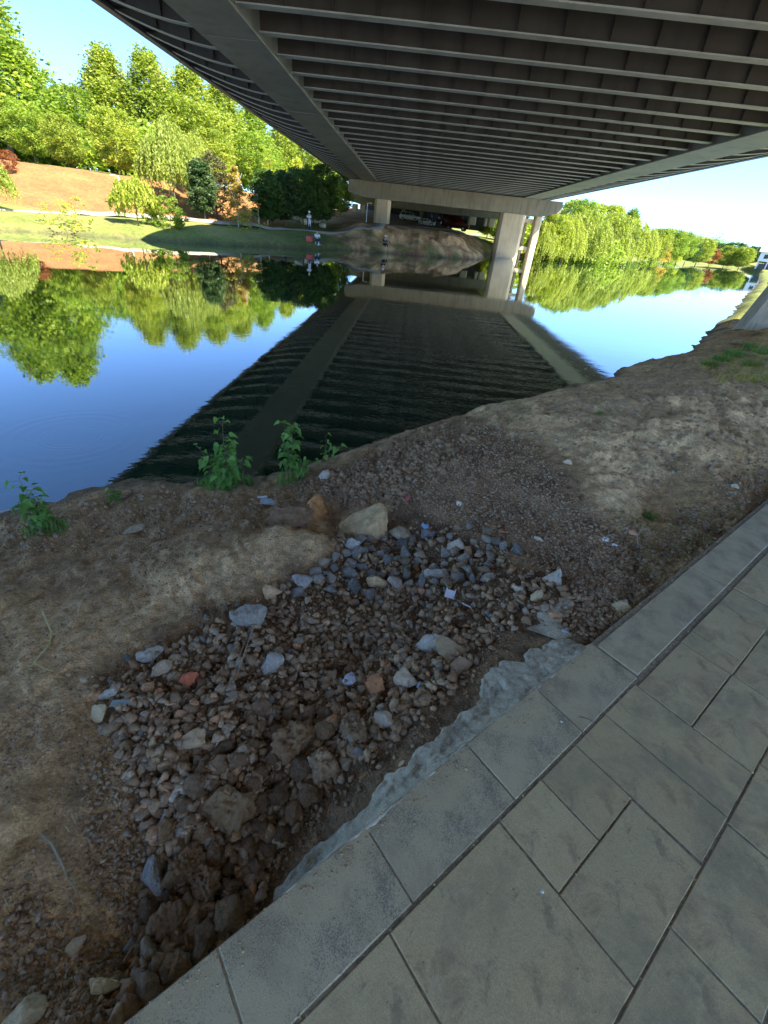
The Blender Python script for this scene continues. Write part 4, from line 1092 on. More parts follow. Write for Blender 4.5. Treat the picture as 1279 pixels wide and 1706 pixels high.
# ------------------------------------------------------------------ mortar smeared along the kerb
def m_mortar():
    t = NT('mortar'); c = t.co(); n = t.noise(c, 7, 6, .7)
    col = t.mix(t.ramp(n, [(.32, 0.), (.68, 1.)]), (.42, .40, .33), (.60, .575, .48))
    col = t.mix(t.math('MULTIPLY', t.ramp(t.noise(c, 5, 4, .6), [(.50, 0.), (.66, 1.)]), .75), col, (.25, .22, .17))
    nb = t.bump(t.noise(c, 40, 6, .7), .8, .008); nb = t.bump(t.noise(c, 160, 4, .7), .4, .002, nb)
    return t.done(t.mix(1., col, t.mix(t.ramp(t.noise(c, 90, 5, .8), [(.35, 0.), (.65, 1.)]), (.72, .72, .72), (1.2, 1.2, 1.2)), 'MULTIPLY'), .95, nb, (1.12, 1.03, .86))
def strip(name, edge, z_in=.012, seed=0, inner=-.006, res=.008, h=.03, label=None):
    """edge: (s, t_in, t_out) along the kerb; hummocky ridge between"""
    s0, s1 = edge[0][0], edge[-1][0]; ns = int((s1-s0)/res); nt2 = 34; V = []
    S = np.linspace(s0, s1, ns); Ti = np.interp(S, [e[0] for e in edge], [e[1] for e in edge]); To = np.interp(S, [e[0] for e in edge], [e[2] for e in edge])
    To = To*(1+.28*fbm(S*9, seed, 0, 3))+.014*fbm(S*17, seed, 4, 5); Ti = Ti+.009*fbm(S*14, seed+5, 0, 4)
    for i in range(ns):
        for j in range(nt2+1):
            k = j/nt2; t = Ti[i]+(To[i]-Ti[i])*k; x, y = from_st(S[i], t)
            V.append((x, y, k, S[i]))
    V = np.array(V); x, y, k, s_ = V.T
    g0 = np.array([gz(a, b) for a, b in zip(x, y)])
    t = to_st(x, y)[1]
    kk = sstep(.0, .55, k); top = (PAVE-.010)*(1-kk)+(g0+.016)*kk
    wv = fbm(x*7+seed, y*7, 1, 4)*.006+fbm((x*U2[0]+y*U2[1])*9, (x*N2[0]+y*N2[1])*22, 3, 4)*.004+np.maximum(0, fbm(x*22, y*22, 3, 4))*.007+fbm(x*60, y*60, 3, 3)*.0016
    rid = np.maximum(0, .007*(1-np.abs(noise3((x*U2[0]+y*U2[1])*5, (x*N2[0]+y*N2[1])*16, 4.))*3))
    edge_ = np.minimum(sstep(0, .12, 1-k)*1., sstep(-.01, .06, (s_-s0))*sstep(-.01, .06, (s1-s_)))
    z = (top+wv+rid)*edge_+(g0-.03)*(1-edge_)
    onk = sstep(.012, -.004, t)
    z = np.where(t < .012, np.maximum(PAVE+.003+.004*fbm(x*20, y*20, 2, 2)-.01*sstep(.12, 0, k), PAVE-.004)*onk+z*(1-onk), z)
    i = np.arange((ns-1)*(nt2+1)).reshape(ns-1, nt2+1)[:, :-1]
    Fc = np.stack([i, i+1, i+nt2+2, i+nt2+1], -1).reshape(-1, 4)
    return link(name, npmesh(name, np.stack([x, y, z], 1), Fc, True), m_mortar() if 'mortar' not in bpy.data.materials else bpy.data.materials['mortar'])
o = strip('mortar_strip', [(-.35, .0, .04), (-.30, -.015, .12), (-.2, -.01, .12), (0, -.02, .105), (.18, -.022, .12), (.4, -.016, .125), (.6, -.014, .14), (.76, -.02, .15), (.85, -.02, .25), (1.0, -.02, .24), (1.1, -.02, .17), (1.3, -.015, .19), (1.46, -.005, .04)])
tag(o, 'wavy strip of pale grey mortar smeared between the kerb and the rubble', 'mortar')
# little tongue of cement that ran up into the rubble
pts = [(905,1060,26),(925,1048,22),(912,1028,16),(930,1018,14),(948,1003,7),(940,992,3)]
V = []; Fc = []
P = []
for i in range(len(pts)-1):
    for q in range(8):
        k = q/8; P.append([pts[i][j]*(1-k)+pts[i+1][j]*k for j in range(3)])
for (a_, b_, w_) in P:
    for j in range(9):
        k = j/8*2-1; p, n = hit(a_+k*w_*1.4+3*float(noise3(a_*.1, b_*.1, j*.0)), b_+k*w_*.5)
        V.append((p.x, p.y, p.z+.016*(1-k**4)-.006))
for i in range(len(P)-1):
    for j in range(8): a_ = i*9+j; Fc.append((a_, a_+1, a_+10, a_+9))
o = link('cement_spill', npmesh('cement_spill', V, Fc, True), bpy.data.materials['mortar'])
tag(o, 'small tongue of spilt grey cement running from the mortar into the stones', 'cement')

# ------------------------------------------------------------------ weeds by the water
random.seed(5)
def heart_leaf(sz):
    pts = [(0, 0), (.28, -.08), (.46, .12), (.44, .42), (.26, .74), (0, 1.05), (-.26, .74), (-.44, .42), (-.46, .12), (-.28, -.08)]
    V = [(x*sz, y*sz, -abs(x)*sz*.35*(-1)+(-.25*(y**2))*sz) for x, y in pts]; V.append((0, .45*sz, -.05*sz))
    Fc = [(10, i, (i+1) % 10) for i in range(10)]
    return V, Fc
LM = []
for k in range(3):
    V, Fc = heart_leaf(1.0); V = [(x*(.8+.15*k), y, z*(1+.5*k)) for x, y, z in V]
    me = npmesh('leaf', V, Fc, True, {'rnd': ('FACE', np.full(len(Fc), k/2))}); me.materials.append(LEAF['sapling']); LM.append(me)
def grass_mesh(n, rad, hmin, hmax, seed, wid=.004):
    rn = np.random.default_rng(seed); V = []; Fc = []; rr = []
    for i in range(n):
        a = rn.uniform(0, 6.28); q = rad*math.sqrt(rn.random()); h = rn.uniform(hmin, hmax); b = rn.uniform(0, 6.28); L = h*rn.uniform(.1, .6)
        x, y = math.cos(a)*q, math.sin(a)*q; px_, py_ = -math.sin(b)*wid, math.cos(b)*wid
        pts = [(0, 0, 1), (.35, .55, .8), (1, 1, .1)]
        o = len(V)
        for (u, v, w_) in pts:
            cx_, cy_ = x+math.cos(b)*L*u, y+math.sin(b)*L*u
            V += [(cx_-px_*w_, cy_-py_*w_, h*v*.9-.01), (cx_+px_*w_, cy_+py_*w_, h*v*.9-.01)]
        Fc += [(o, o+1, o+3, o+2), (o+2, o+3, o+5, o+4)]; r = rn.random(); rr += [r, r]
    return npmesh('grass_tuft', V, Fc, False, {'rnd': ('FACE', rr)})
def sapling(px_, by, ty, spread, nleaf, lsz, label, stems=4, lean=0.):
    p, _ = hit(px_, by)
    lo, hi = 0., 2.
    for _ in range(25):
        mid = (lo+hi)/2; _, yy = proj(p.x, p.y, p.z+mid)
        lo, hi = (mid, hi) if yy > ty else (lo, mid)
    h = lo
    root = empty('sapling', p, label, 'plant', 'leafy weeds along the water edge')
    m = MB(); tips = []
    for k in range(stems):
        a = random.uniform(0, 6.28); sp = spread*h*random.uniform(.2, 1.); hh = h*(1 if k == 0 else random.uniform(.45, .9))
        if k == 0: sp = spread*h*.15
        P_ = [Vector((math.cos(a)*sp*(u**1.3)+lean*h*u, math.sin(a)*sp*(u**1.3), hh*u)) for u in (0, .25, .5, .75, 1)]
        m.tube(P_, [.006*h**.5, .005*h**.5, .004*h**.5, .003*h**.5, .0015], 5); tips.append(P_)
    petioles = []
    for i in range(nleaf):
        P_ = tips[i % stems]; u = random.uniform(.18, 1.0)*4; k = min(3, int(u)); q = P_[k].lerp(P_[k+1], u-k)
        a = random.uniform(0, 6.28); L = random.uniform(.04, .11)*h**.7
        e = q+Vector((math.cos(a)*L, math.sin(a)*L, L*random.uniform(.1, .7)))
        m.tube([q, e], [.0015, .001], 4)
        petioles.append((e, a))
    m.build('stem', M_TWIG, root)
    for e, a in petioles:
        o = bpy.data.objects.new('leaf', random.choice(LM)); C.objects.link(o); o.parent = root
        o.location = e; o.rotation_euler = (random.uniform(-.7, .35), random.uniform(-.5, .5), a-math.pi/2)
        s_ = lsz*random.uniform(.6, 1.25); o.scale = (s_, s_, s_)
    return root, h
sapling(75, 882, 795, .4, 80, .062, 'small green sapling at the left edge rooted in a clump of grass', 3)
sapling(378, 815, 700, .42, 150, .072, 'tallest leafy green sapling by the water, left of the middle', 5)
sapling(487, 795, 711, .6, 115, .066, 'bushy green sapling on the soil edge, right of the tallest one', 5)
sapling(543, 770, 725, .5, 16, .06, 'small thin sprout right of the bushy sapling', 2)
sapling(192, 835, 815, .6, 16, .05, 'tiny green sprout on the damp soil left of the tallest sapling', 3)
GM = [grass_mesh(150, .13, .04, .13, 30+i) for i in range(3)]
for g in GM: g.materials.append(LEAF['sapling'])
gl = [(80,885,1.3,'grass clump at the foot of the leftmost sapling'),(370,812,1.3,'grass clump at the foot of the tallest sapling'),(400,806,1.1,'grass clump right of the tallest sapling'),(485,800,1.2,'grass clump under the bushy sapling'),
 (345,808,.8,'small grass clump left of the tallest sapling'),(1222,592,1.5,'grass clump on the bank edge left of the concrete wall'),(1245,580,1.7,'bright grass clump in front of the concrete wall'),(1200,600,1.3,'grass clump at the eroded bank edge near the wall'),
 (1268,590,1.7,'sunlit grass clump at the right border by the wall'),(1180,608,1.1,'low grass tuft on the bank lip right of the open water'),(1080,860,.5,'faint green tuft in the dark hollow by the kerb'),(1000,690,.4,'faint green tuft on the dry crest'),
 (1250,610,1.2,'grass tuft on the track below the wall')]
for i, (a_, b_, sc_, lab) in enumerate(gl):
    p, _ = hit(a_, b_); o = link('grass_tuft', GM[i % 3]); o.location = p; o.scale = (sc_,)*3; o.rotation_euler = (0, 0, i*1.3); tag(o, lab, 'grass clump', 'grass clumps on the near bank')
# bare dead twigs on the mound edge and at the water
def twig(name, pix, rad, mat, label, cat, lift=.006, branches=()):
    P_ = []
    for q in pix:
        p, _ = hit(q[0], q[1]); P_.append(p+Vector((0, 0, lift+(q[2] if len(q) > 2 else 0))))
    m = MB(); n = len(P_); m.tube(P_, [rad*(1-.6*i/(n-1)) for i in range(n)], 5)
    for br_ in branches:
        Q = []
        for q in br_:
            p, _ = hit(q[0], q[1]); Q.append(p+Vector((0, 0, lift+(q[2] if len(q) > 2 else 0))))
        m.tube(Q, [rad*.7, *[rad*.5]*(len(Q)-1)], 4)
    return tag(m.build(name, mat), label, cat)
M_PALE = simple('pale_stem', (.68, .58, .22), .6, .15, 30, .3, .001)
M_DRY = simple('dry_twig', (.40, .32, .20), .8, .25, 30, .4, .002)
M_DARKTW = simple('dark_twig', (.12, .09, .06), .9, .25, 30, .4, .002)
twig('stem', [(72,1022,.01),(80,1040,.02),(88,1058,.02),(84,1075,.01),(68,1095,.01),(52,1112),(44,1120)], .0045, M_PALE, 'bent yellow stem lying on the bare soil at left', 'stem', branches=[[(58,1106),(75,1116),(88,1119)]])
twig('twig', [(70,1392,.01),(90,1410,.02),(105,1440,.02),(115,1465,.01),(130,1490)], .004, M_DRY, 'curved dry twig on the dark soil at lower left', 'twig', branches=[[(85,1405,.01),(70,1400)], [(80,1400,.01),(92,1420),(100,1445)]])
twig('stalk', [(424,1048,.03),(418,1070,.05),(408,1100,.05),(396,1130,.03),(383,1158,.01)], .003, M_DRY, 'pair of thin dry stalks across the gravel', 'stalk', branches=[[(418,1052,.03),(400,1105,.05),(385,1150,.02)]])
twig('twig', [(238,1290,.01),(246,1320,.02),(262,1335)], .002, M_DARKTW, 'thin dark twig left of the cream pebble', 'twig')
twig('twig', [(290,1345,.01),(315,1325,.03),(340,1312,.02)], .003, simple('green_twig', (.18, .22, .10), .7, .2, 30, .3, .001), 'greenish twig lying over the cream pebble', 'twig')
twig('twig', [(685,725,.0),(682,700,.10),(676,680,.22)], .0022, M_DARKTW, 'bare dead twig standing on the mound edge against the water', 'twig', branches=[[(684,712,.05),(692,690,.15),(706,676,.22)], [(690,722,0),(700,700,.1),(698,682,.2)]])
twig('twig', [(760,700,.0),(764,690,.06),(758,678,.12)], .002, M_DARKTW, 'small bare twig right of the dead standing one', 'twig', branches=[[(766,700,.0),(772,688,.07)]])
twig('stick', [(0,856,.01),(22,852,.02),(45,849,.01)], .010, simple('bleached_stick', (.45, .38, .28), .8, .2, 20, .4, .003), 'bleached stick lying at the water edge at far left', 'stick')
twig('stick', [(205,835,.01),(220,828,.015),(236,822,.01)], .010, M_DARKTW, 'dark flat stick at the water edge near the tiny sprout', 'stick')
twig('wire', [(1062,915,.01),(1058,900,.03),(1064,890,.04),(1075,889,.04),(1080,897,.03),(1072,908,.02)], .0025, simple('grey_wire', (.45, .43, .38), .5, .1, 20, .1, .001), 'thin grey wire loop lying in the hollow by the kerb', 'wire')
twig('twig', [(968,1196),(978,1201),(990,1203)], .0015, M_DARKTW, 'tiny dark twig lying on the kerb stone', 'twig', lift=.05, branches=[[(968,1196),(975,1193)]]) if False else None
p0, p1 = at_z(965, 1194, PAVE+.004), at_z(990, 1203, PAVE+.004)
m = MB(); m.tube([p0, (p0+p1)/2+Vector((0, .002, .003)), p1], [.0022, .0018, .001], 5); tag(m.build('twig', M_DARKTW), 'tiny dark twig lying across the kerb joint', 'twig')

# ------------------------------------------------------------------ litter
M_FILT = simple('cigarette_filter', (.72, .34, .10), .8, .15, 60, .2, .0005)
M_PAPER = simple('cigarette_paper', (.74, .70, .62), .85, .1, 60, .2, .0005)
def butt(px_, py_, ang, L, label, z=None, paper=.35, rad=.0038):
    if z is None: p, _ = hit(px_, py_); p = p+Vector((0, 0, rad*1.6+.003))
    else: p = at_z(px_, py_, z)+Vector((0, 0, rad))
    root = empty('cigarette_butt', p, label, 'cigarette butt', 'cigarette butts', rz=ang)
    m = MB(); m.tube([(-L/2, 0, 0), (L*(.5-paper), 0, 0)], rad, 8); m.build('filter', M_FILT, root, False)
    if paper > 0:
        m = MB(); m.tube([(L*(.5-paper), 0, 0), (L*.5, 0, .0006)], rad*.97, 8); m.build('paper', M_PAPER, root, False)
butt(605, 1294, .75, .036, 'orange cigarette butt lying on the mortar strip', paper=.0)
butt(457, 1334, 1.75, .036, 'cigarette butt standing up by the gap below the mortar strip', paper=.3)
butt(289, 1298, 1.0, .042, 'orange cigarette butt just above the cream white pebble', paper=.25)
butt(333, 1279, .95, .036, 'orange cigarette butt right above the largest clod', paper=.0)
butt(245, 1467, .95, .036, 'cigarette butt left of the blue grey block', paper=.0)
butt(237, 1214, .45, .050, 'reddish brown butt lying on the dark gravel at left', paper=.0)
butt(838, 888, .03, .070, 'long orange stub on the dark crumbly mound', paper=.15, rad=.005)
butt(800, 968, .4, .03, 'butt half hidden under stones beside the plastic holder', paper=.5)
def crumple(px_, py_, size, col, label, cat, name, seed=0, flat=.35, rough=.3, lift=.3):
    p, _ = hit(px_, py_); V, Fc = stone_mesh(name, 1200+seed, 3, 9, .35, (1, .75, flat))
    me = npmesh(name, V*size/2, Fc, False); me.materials.append(simple(name+'_plastic', col, rough, .12, 20, .3, .002))
    o = link(name, me); o.location = p+Vector((0, 0, size*flat*lift)); o.rotation_euler = (random.uniform(-.3, .3), random.uniform(-.3, .3), seed*1.1)
    return tag(o, label, cat)
crumple(583, 1134, .085, (.55, .56, .60), 'crumpled grey silver plastic block in the centre of the rubble', 'packet', 'plastic_packet', 1, .5)
crumple(708, 880, .085, (.32, .42, .58), 'upright crumpled blue plastic bag above the pale grey rock', 'plastic bag', 'plastic_bag', 2, .8)
crumple(680, 832, .06, (.80, .10, .14), 'small crumpled bright red wrapper on the soil mound', 'wrapper', 'wrapper', 3, .5)
crumple(1008, 899, .055, (.85, .84, .80), 'crumpled white tissue at the edge of the hollow, left one', 'tissue', 'tissue', 4, .4)
crumple(1023, 909, .05, (.88, .88, .88), 'crumpled white tissue at the edge of the hollow, right one', 'tissue', 'tissue', 5, .35)
crumple(810, 967, .04, (.28, .40, .62), 'dark blue scrap of plastic left of the yellow green stone', 'scrap', 'plastic_scrap', 6, .5)
crumple(590, 1247, .05, (.40, .50, .60), 'dull blue crumpled scrap left of the twisted sachet', 'scrap', 'plastic_scrap', 7, .4)
crumple(699, 1167, .035, (.35, .45, .60), 'blue scrap below the pale square stone', 'scrap', 'plastic_scrap', 8, .5)
crumple(940, 1054, .05, (.50, .62, .70), 'pale blue scrap on the cement near the kerb', 'scrap', 'plastic_scrap', 9, .4)
def sachet(px_, py_, L, W, ang, col, label, name='sachet', lift=.01, tilt=.2, twist=True):
    p, _ = hit(px_, py_); m = MB(); bm_ = m.bm; n = 8; rows = []
    for i in range(n+1):
        u = i/n-.5; ww = W*(1-(.45*math.cos(u*math.pi)**2 if twist else 0)); z = math.sin(u*5)*.004
        rows.append([bm_.verts.new((u*L, k*ww/2, z+.004*(1-k*k)*math.cos(u*math.pi)+.0015*math.sin(i*2+k))) for k in (-1, 0, 1)]+[bm_.verts.new((u*L, k*ww/2, z-.004*(1-k*k)*math.cos(u*math.pi)-.0015)) for k in (1, 0, -1)])
    for i in range(n):
        for k in range(6): bm_.faces.new((rows[i][k], rows[i][(k+1) % 6], rows[i+1][(k+1) % 6], rows[i+1][k]))
    bm_.faces.new(rows[0]); bm_.faces.new(rows[-1][::-1])
    o = m.build(name, simple(name+'_foil', col, .35, .15, 30, .2, .001), None, False); o.location = p+Vector((0, 0, lift)); o.rotation_euler = (tilt, tilt*.6, ang)
    return tag(o, label, name.replace('_', ' '))
sachet(613, 1253, .05, .032, 1.9, (.55, .70, .82), 'twisted pale blue sachet beside the mortar strip')
sachet(597, 1167, .036, .024, .3, (.45, .66, .82), 'small light blue packet below the silver plastic block')
sachet(698, 1143, .04, .018, 1.2, (.42, .56, .72), 'thin blue strip right of the pale square stone', twist=False)
sachet(817, 1027, .04, .018, .0, (.30, .48, .68), 'small rectangular blue packet above the mortar hollow', twist=False)
sachet(437, 829, .10, .03, .4, (.80, .84, .86), 'white blue packet on the bank beside the bushy sapling', twist=False)
sachet(447, 838, .16, .09, .1, (.50, .55, .55), 'flat grey plastic sheet under the white packet', 'plastic_sheet', .02, .15, False)
sachet(776, 1014, .07, .012, -.6, (.66, .64, .60), 'short pale stick shaped scrap on the grey stones', 'paper_strip', .03, .1, False)
sachet(268, 1378, .09, .03, 1.35, (.62, .63, .62), 'crinkled whitish plastic strip in the lower rubble', 'plastic_strip', .02, .3)
# glass shard
p, _ = hit(203, 1176); m = MB(); m.prism([(-.05, -.012), (.045, -.016), (.062, .004), (.03, .016), (-.045, .02)], 'z', 0, .004)
o = m.build('glass_shard', simple('green_grey_glass', (.32, .38, .34), .12, .1, 10, .05, .001)); o.location = p+Vector((0, 0, .018)); o.rotation_euler = (.12, -.1, .15); tag(o, 'flat green grey glass shard at the left end of the rubble', 'shard')
# white plastic holder (a small U-shaped tray)
p, _ = hit(748, 995); hold = empty('plastic_holder', p+Vector((0, 0, .03)), 'white U shaped plastic holder standing on the rubble', 'holder', rz=.2); M_WPL = simple('white_plastic', (.80, .76, .74), .4, .05, 10, .1, .001)
m = MB(); m.box((0, 0, 0), (.055, .006, .055), None, .001); m.build('back', M_WPL, hold)
for sx in (-1, 1): m = MB(); m.box((sx*.029, -.009, .004), (.004, .024, .066), None, .001); m.build('side', M_WPL, hold)
hold.rotation_euler = (-.75, .1, -.15)
# bits on the kerb
for (a_, b_, c_, lab) in [(874,1205,(.62,.20,.12),'tiny red crumb on the kerb stone'),(935,1202,(.62,.60,.48),'tiny pale crumb on the kerb stone'),(1253,1287,(.70,.50,.22),'tiny orange crumb on a slab near the right border'),(903,1485,(.7,.68,.6),'tiny white speck of grit by the slab joint')]:
    V, Fc = stone_mesh('crumb', int(a_), 2, 5, .1, (1, .8, .5)); me = npmesh('crumb', V*.006, Fc, True); me.materials.append(simple('crumb_grit', c_, .8, .1, 20, .1, .001)); o = link('crumb', me); o.location = at_z(a_, b_, PAVE+.004); tag(o, lab, 'crumb')
# dry leaf bits at the mortar
for (a_, b_, rz_, lab) in [(668,1272,.9,'small pale dead leaf on the kerb near the mortar'),(757,1362,2.2,'brown leaf scrap on the speckled kerb stone')]:
    m = MB(); m.prism([(-.018, 0), (-.006, .006), (.012, .004), (.02, 0), (.008, -.006), (-.008, -.005)], 'z', 0, .0012); o = m.build('dead_leaf', simple('dead_leaf', (.42, .36, .20), .8, .2, 30, .3, .001)); o.location = at_z(a_, b_, PAVE+.005); o.rotation_euler = (.15, .1, rz_); tag(o, lab, 'leaf')

# ------------------------------------------------------------------ concrete wall at the right
wb_ = at_z(1229, 553, .45); WX, WY = wb_.x, wb_.y
wall = empty('concrete_wall', (WX, WY, 0), 'low grey concrete retaining wall with a cap slab at the right border', 'wall', rz=R(-18))
hz = at_y(1268, 467, WY).z
m = MB(); m.prism([(-.12, -.3), (4.6, -.3), (4.6, hz-.12), (.50, hz-.12)], 'y', 0, 1.0); m.build('body', m_concrete('wall_concrete', (.50, .45, .38), 2.5, .5), wall)
m = MB(); m.box((2.5, .46, hz-.06), (4.1, 1.15, .118), None, .01); m.build('cap_slab', m_concrete('cap_concrete', (.40, .40, .36), 2.5, .3), wall)
m = MB(); m.box((2.35, -.20, .30), (4.3, .40, .3), None, .02); m.build('footing', M_CONC, wall)
m = MB(); m.prism([(1.35, .55), (4.0, .55), (4.0, 1.5), (2.0, 1.25)], 'y', -.03, -.004); m.build('brick_patch', simple('red_brick_patch', (.45, .17, .10), .9, .25, 12, .6, .01), wall)

# ------------------------------------------------------------------ vehicles on the far side
M_TYRE = simple('tyre', (.03, .03, .03), .8, .2, 8, .2, .003); M_GLASS = simple('window_glass', (.03, .04, .05), .08, .1, 3, .02, .001); M_RIM = simple('rim', (.45, .45, .46), .35, .1, 8, .1, .001, 1)
def vehicle(px_, py_, Y, heading, L, W, profile, glass, col, label, cat, name, group='vehicles parked under the bridge'):
    p = at_y(px_, py_, Y); z = fz(p.x, p.y); M_ = simple(name+'_paint', col, .3, .05, 2, .02, .001); k_ = L
    root = empty(name, (p.x, p.y, z), label, cat, group, rz=heading)
    m = MB(); m.prism([(x*L, h) for x, h in profile], 'y', -W/2, W/2)
    bmesh.ops.recalc_face_normals(m.bm, faces=m.bm.faces)
    bmesh.ops.bevel(m.bm, geom=[e for e in m.bm.edges], offset=.07, segments=2, affect='EDGES'); m.build('body', M_, root, True)
    for g in glass:
        for s in (-1, 1):
            m = MB(); y0 = s*(W/2-.01); m.prism([(x*L, h) for x, h in g], 'y', min(y0, y0+s*.03), max(y0, y0+s*.03)); m.build('window', M_GLASS, root)
    # windscreen
    top = [q for q in profile if q[1] > max(h for _, h in profile)-.12]; xf = max(q[0] for q in top); nxt = [q for q in profile if q[0] > xf+.02 and q[1] < max(h for _, h in profile)-.3]
    if nxt:
        q = min(nxt, key=lambda a: a[0]); a0 = Vector((xf*L+.05, 0, top[0][1]-.12)); b0 = Vector((q[0]*L-.02, 0, q[1]+.08)); d_ = (b0-a0); nn = Vector((-d_.z, 0, d_.x)).normalized()*-.045
        m = MB(); V = [a0+nn, b0+nn]; bm_ = m.bm; vs_ = [bm_.verts.new(v+Vector((0, s*(W/2-.16), 0))) for v in V for s in (-1, 1)]; vs2 = [bm_.verts.new(v.co-nn*.5) for v in vs_]
        for f in ((0, 1, 3, 2),): bm_.faces.new([vs_[i] for i in f]); bm_.faces.new([vs2[i] for i in f][::-1])
        for a_, b_ in ((0, 1), (1, 3), (3, 2), (2, 0)): bm_.faces.new((vs_[a_], vs2[a_], vs2[b_], vs_[b_]))
        m.build('windscreen', M_GLASS, root)
    r_ = .34 if L < 5.2 else .46
    for sx in (-.31, .30):
        for s in (-1, 1):
            m = MB(); m.tube([(sx*L, s*(W/2-.22), r_), (sx*L, s*(W/2+.02), r_)], r_, 18); wl = m.build('wheel', M_TYRE, root)
            m = MB(); m.tube([(sx*L, s*(W/2+.015), r_), (sx*L, s*(W/2+.035), r_)], r_*.58, 12); m.build('rim', M_RIM, wl)
    for s in (-1, 1): m = MB(); m.box((.487*L, s*(W/2-.3), .78), (.10, .32, .16), None, .03); m.build('headlight', simple('lamp_glass', (.7, .7, .68), .15, .05, 2, .02, .001) if 'lamp_glass' not in bpy.data.materials else bpy.data.materials['lamp_glass'], root)
    return root
SUV = [(-.49,.45),(-.5,.95),(-.46,1.15),(-.41,1.62),(-.34,1.72),(.02,1.74),(.10,1.66),(.24,1.12),(.45,.98),(.5,.72),(.49,.38),(.40,.28),(-.40,.28)]
SG = [[(-.40,1.12),(-.37,1.55),(-.20,1.60),(-.20,1.12)],[(-.18,1.12),(-.18,1.60),(.03,1.62),(.03,1.12)],[(.05,1.12),(.05,1.60),(.09,1.58),(.19,1.12)]]
vehicle(684, 355, 118, R(-18), 4.7, 1.9, SUV, SG, (.72, .74, .76), 'white SUV parked on the slope under the bridge', 'car', 'parked_car')
PICK = [(-.5,.5),(-.5,1.0),(-.1,1.02),(-.08,1.62),(.14,1.64),(.26,1.1),(.5,.95),(.5,.4),(-.45,.38)]
vehicle(712, 366, 112, R(-10), 3.6, 1.6, [(a, b*.72) for a, b in SUV], [[(a, b*.72) for a, b in g] for g in SG], (.62, .64, .62), 'low white car right of the white SUV, partly behind the slope', 'car', 'parked_car')
TRK = [(-.5,.9),(-.5,2.7),(.18,2.75),(.19,2.3),(.28,2.35),(.42,2.3),(.49,1.4),(.5,.5),(-.48,.5)]
TG = [[(.30,1.45),(.30,2.15),(.40,2.12),(.46,1.45)]]
vehicle(738, 366, 124, R(-70), 6.0, 2.3, TRK, TG, (.10, .03, .03), 'dark truck in the shade under the bridge, left of the red one', 'truck', 'parked_truck')
vehicle(762, 369, 120, R(-15), 5.6, 2.2, TRK, TG, (.12, .018, .022), 'dark red truck in the shade under the bridge', 'truck', 'parked_truck')
vehicle(725, 362, 130, R(-75), 6.0, 2.3, TRK, TG, (.06, .06, .07), 'black truck at the back of the dark space under the bridge', 'truck', 'parked_truck')

# ------------------------------------------------------------------ people
def body(name, J, E, rad, mat, parent, sub=1, root_i=0):
    me = bpy.data.meshes.new(name); me.from_pydata(J, E, []); o = bpy.data.objects.new(name, me); C.objects.link(o); me.materials.append(mat)
    sk = o.modifiers.new('skin', 'SKIN')
    for i, v in enumerate(me.skin_vertices[0].data): v.radius = (rad[i], rad[i]*.9); v.use_root = (i == root_i)
    sk.use_smooth_shade = True
    s2 = o.modifiers.new('sub', 'SUBSURF'); s2.levels = s2.render_levels = sub
    dg = bpy.context.evaluated_depsgraph_get(); me2 = bpy.data.meshes.new_from_object(o.evaluated_get(dg)); bpy.data.objects.remove(o)
    return link(name, me2, None, parent)
M_SKIN = simple('skin', (.50, .32, .22), .6, .08, 10, .1, .002); M_HAIR = simple('hair', (.03, .025, .02), .7, .1, 10, .2, .002)
def seated(loc, rz, top, legs, label, seat_z=.35, hat=None):
    """seated figure facing +x locally; one continuous body, clothing and hair as parts"""
    r = empty('person', loc, label, 'person', 'people on the far bank', rz=rz); z = seat_z
    J = [(0,0,z+.08),(0,0,z+.30),(.04,0,z+.52),(.06,0,z+.60),(.08,0,z+.74),(.09,0,z+.84),
         (0,.10,z+.06),(.42,.14,z+.08),(.46,.14,.06),(.60,.15,.03), (0,-.10,z+.06),(.42,-.14,z+.08),(.46,-.14,.06),(.60,-.15,.03),
         (.03,.19,z+.48),(.14,.22,z+.24),(.38,.14,z+.26),(.46,.12,z+.27), (.03,-.19,z+.48),(.14,-.22,z+.24),(.38,-.14,z+.26),(.46,-.12,z+.27)]
    E_ = [(0,1),(1,2),(2,3),(3,4),(4,5),(0,6),(6,7),(7,8),(8,9),(0,10),(10,11),(11,12),(12,13),(2,14),(14,15),(15,16),(16,17),(2,18),(18,19),(19,20),(20,21)]
    rd = [.13,.12,.12,.055,.095,.085, .09,.075,.05,.035, .09,.075,.05,.035, .06,.045,.035,.04, .06,.045,.035,.04]
    body('body', J, E_, rd, M_SKIN, r)
    body('shirt', [J[i] for i in (0,1,2,14,15,18,19)], [(0,1),(1,2),(2,3),(3,4),(2,5),(5,6)], [.15,.145,.14,.085,.062,.085,.062], top, r)
    body('trousers', [J[i] for i in (0,6,7,8,10,11,12)], [(0,1),(1,2),(2,3),(0,4),(4,5),(5,6)], [.145,.11,.09,.065,.11,.09,.065], legs, r)
    m = MB(); bmesh.ops.create_icosphere(m.bm, subdivisions=2, radius=.115, matrix=Matrix.Translation((.065, 0, z+.83))); m.build('hair' if hat is None else 'hat', hat or M_HAIR, r, True)
    return r
M_WSH = simple('white_shirt', (.72, .80, .84), .8, .08, 10, .2, .003); M_DTR = simple('dark_trousers', (.05, .05, .07), .85, .1, 10, .2, .003); M_RED = simple('red_plastic', (.62, .10, .08), .5, .1, 6, .1, .002)
M_DRK = simple('black_cloth', (.04, .04, .045), .85, .1, 10, .2, .003)
pa = fhit(528, 408, .3); za = fz(pa.x, pa.y)
seated((pa.x, pa.y, za), R(-60), M_WSH, M_DTR, 'person in a white blue top sitting at the water edge beside a red box', .38)
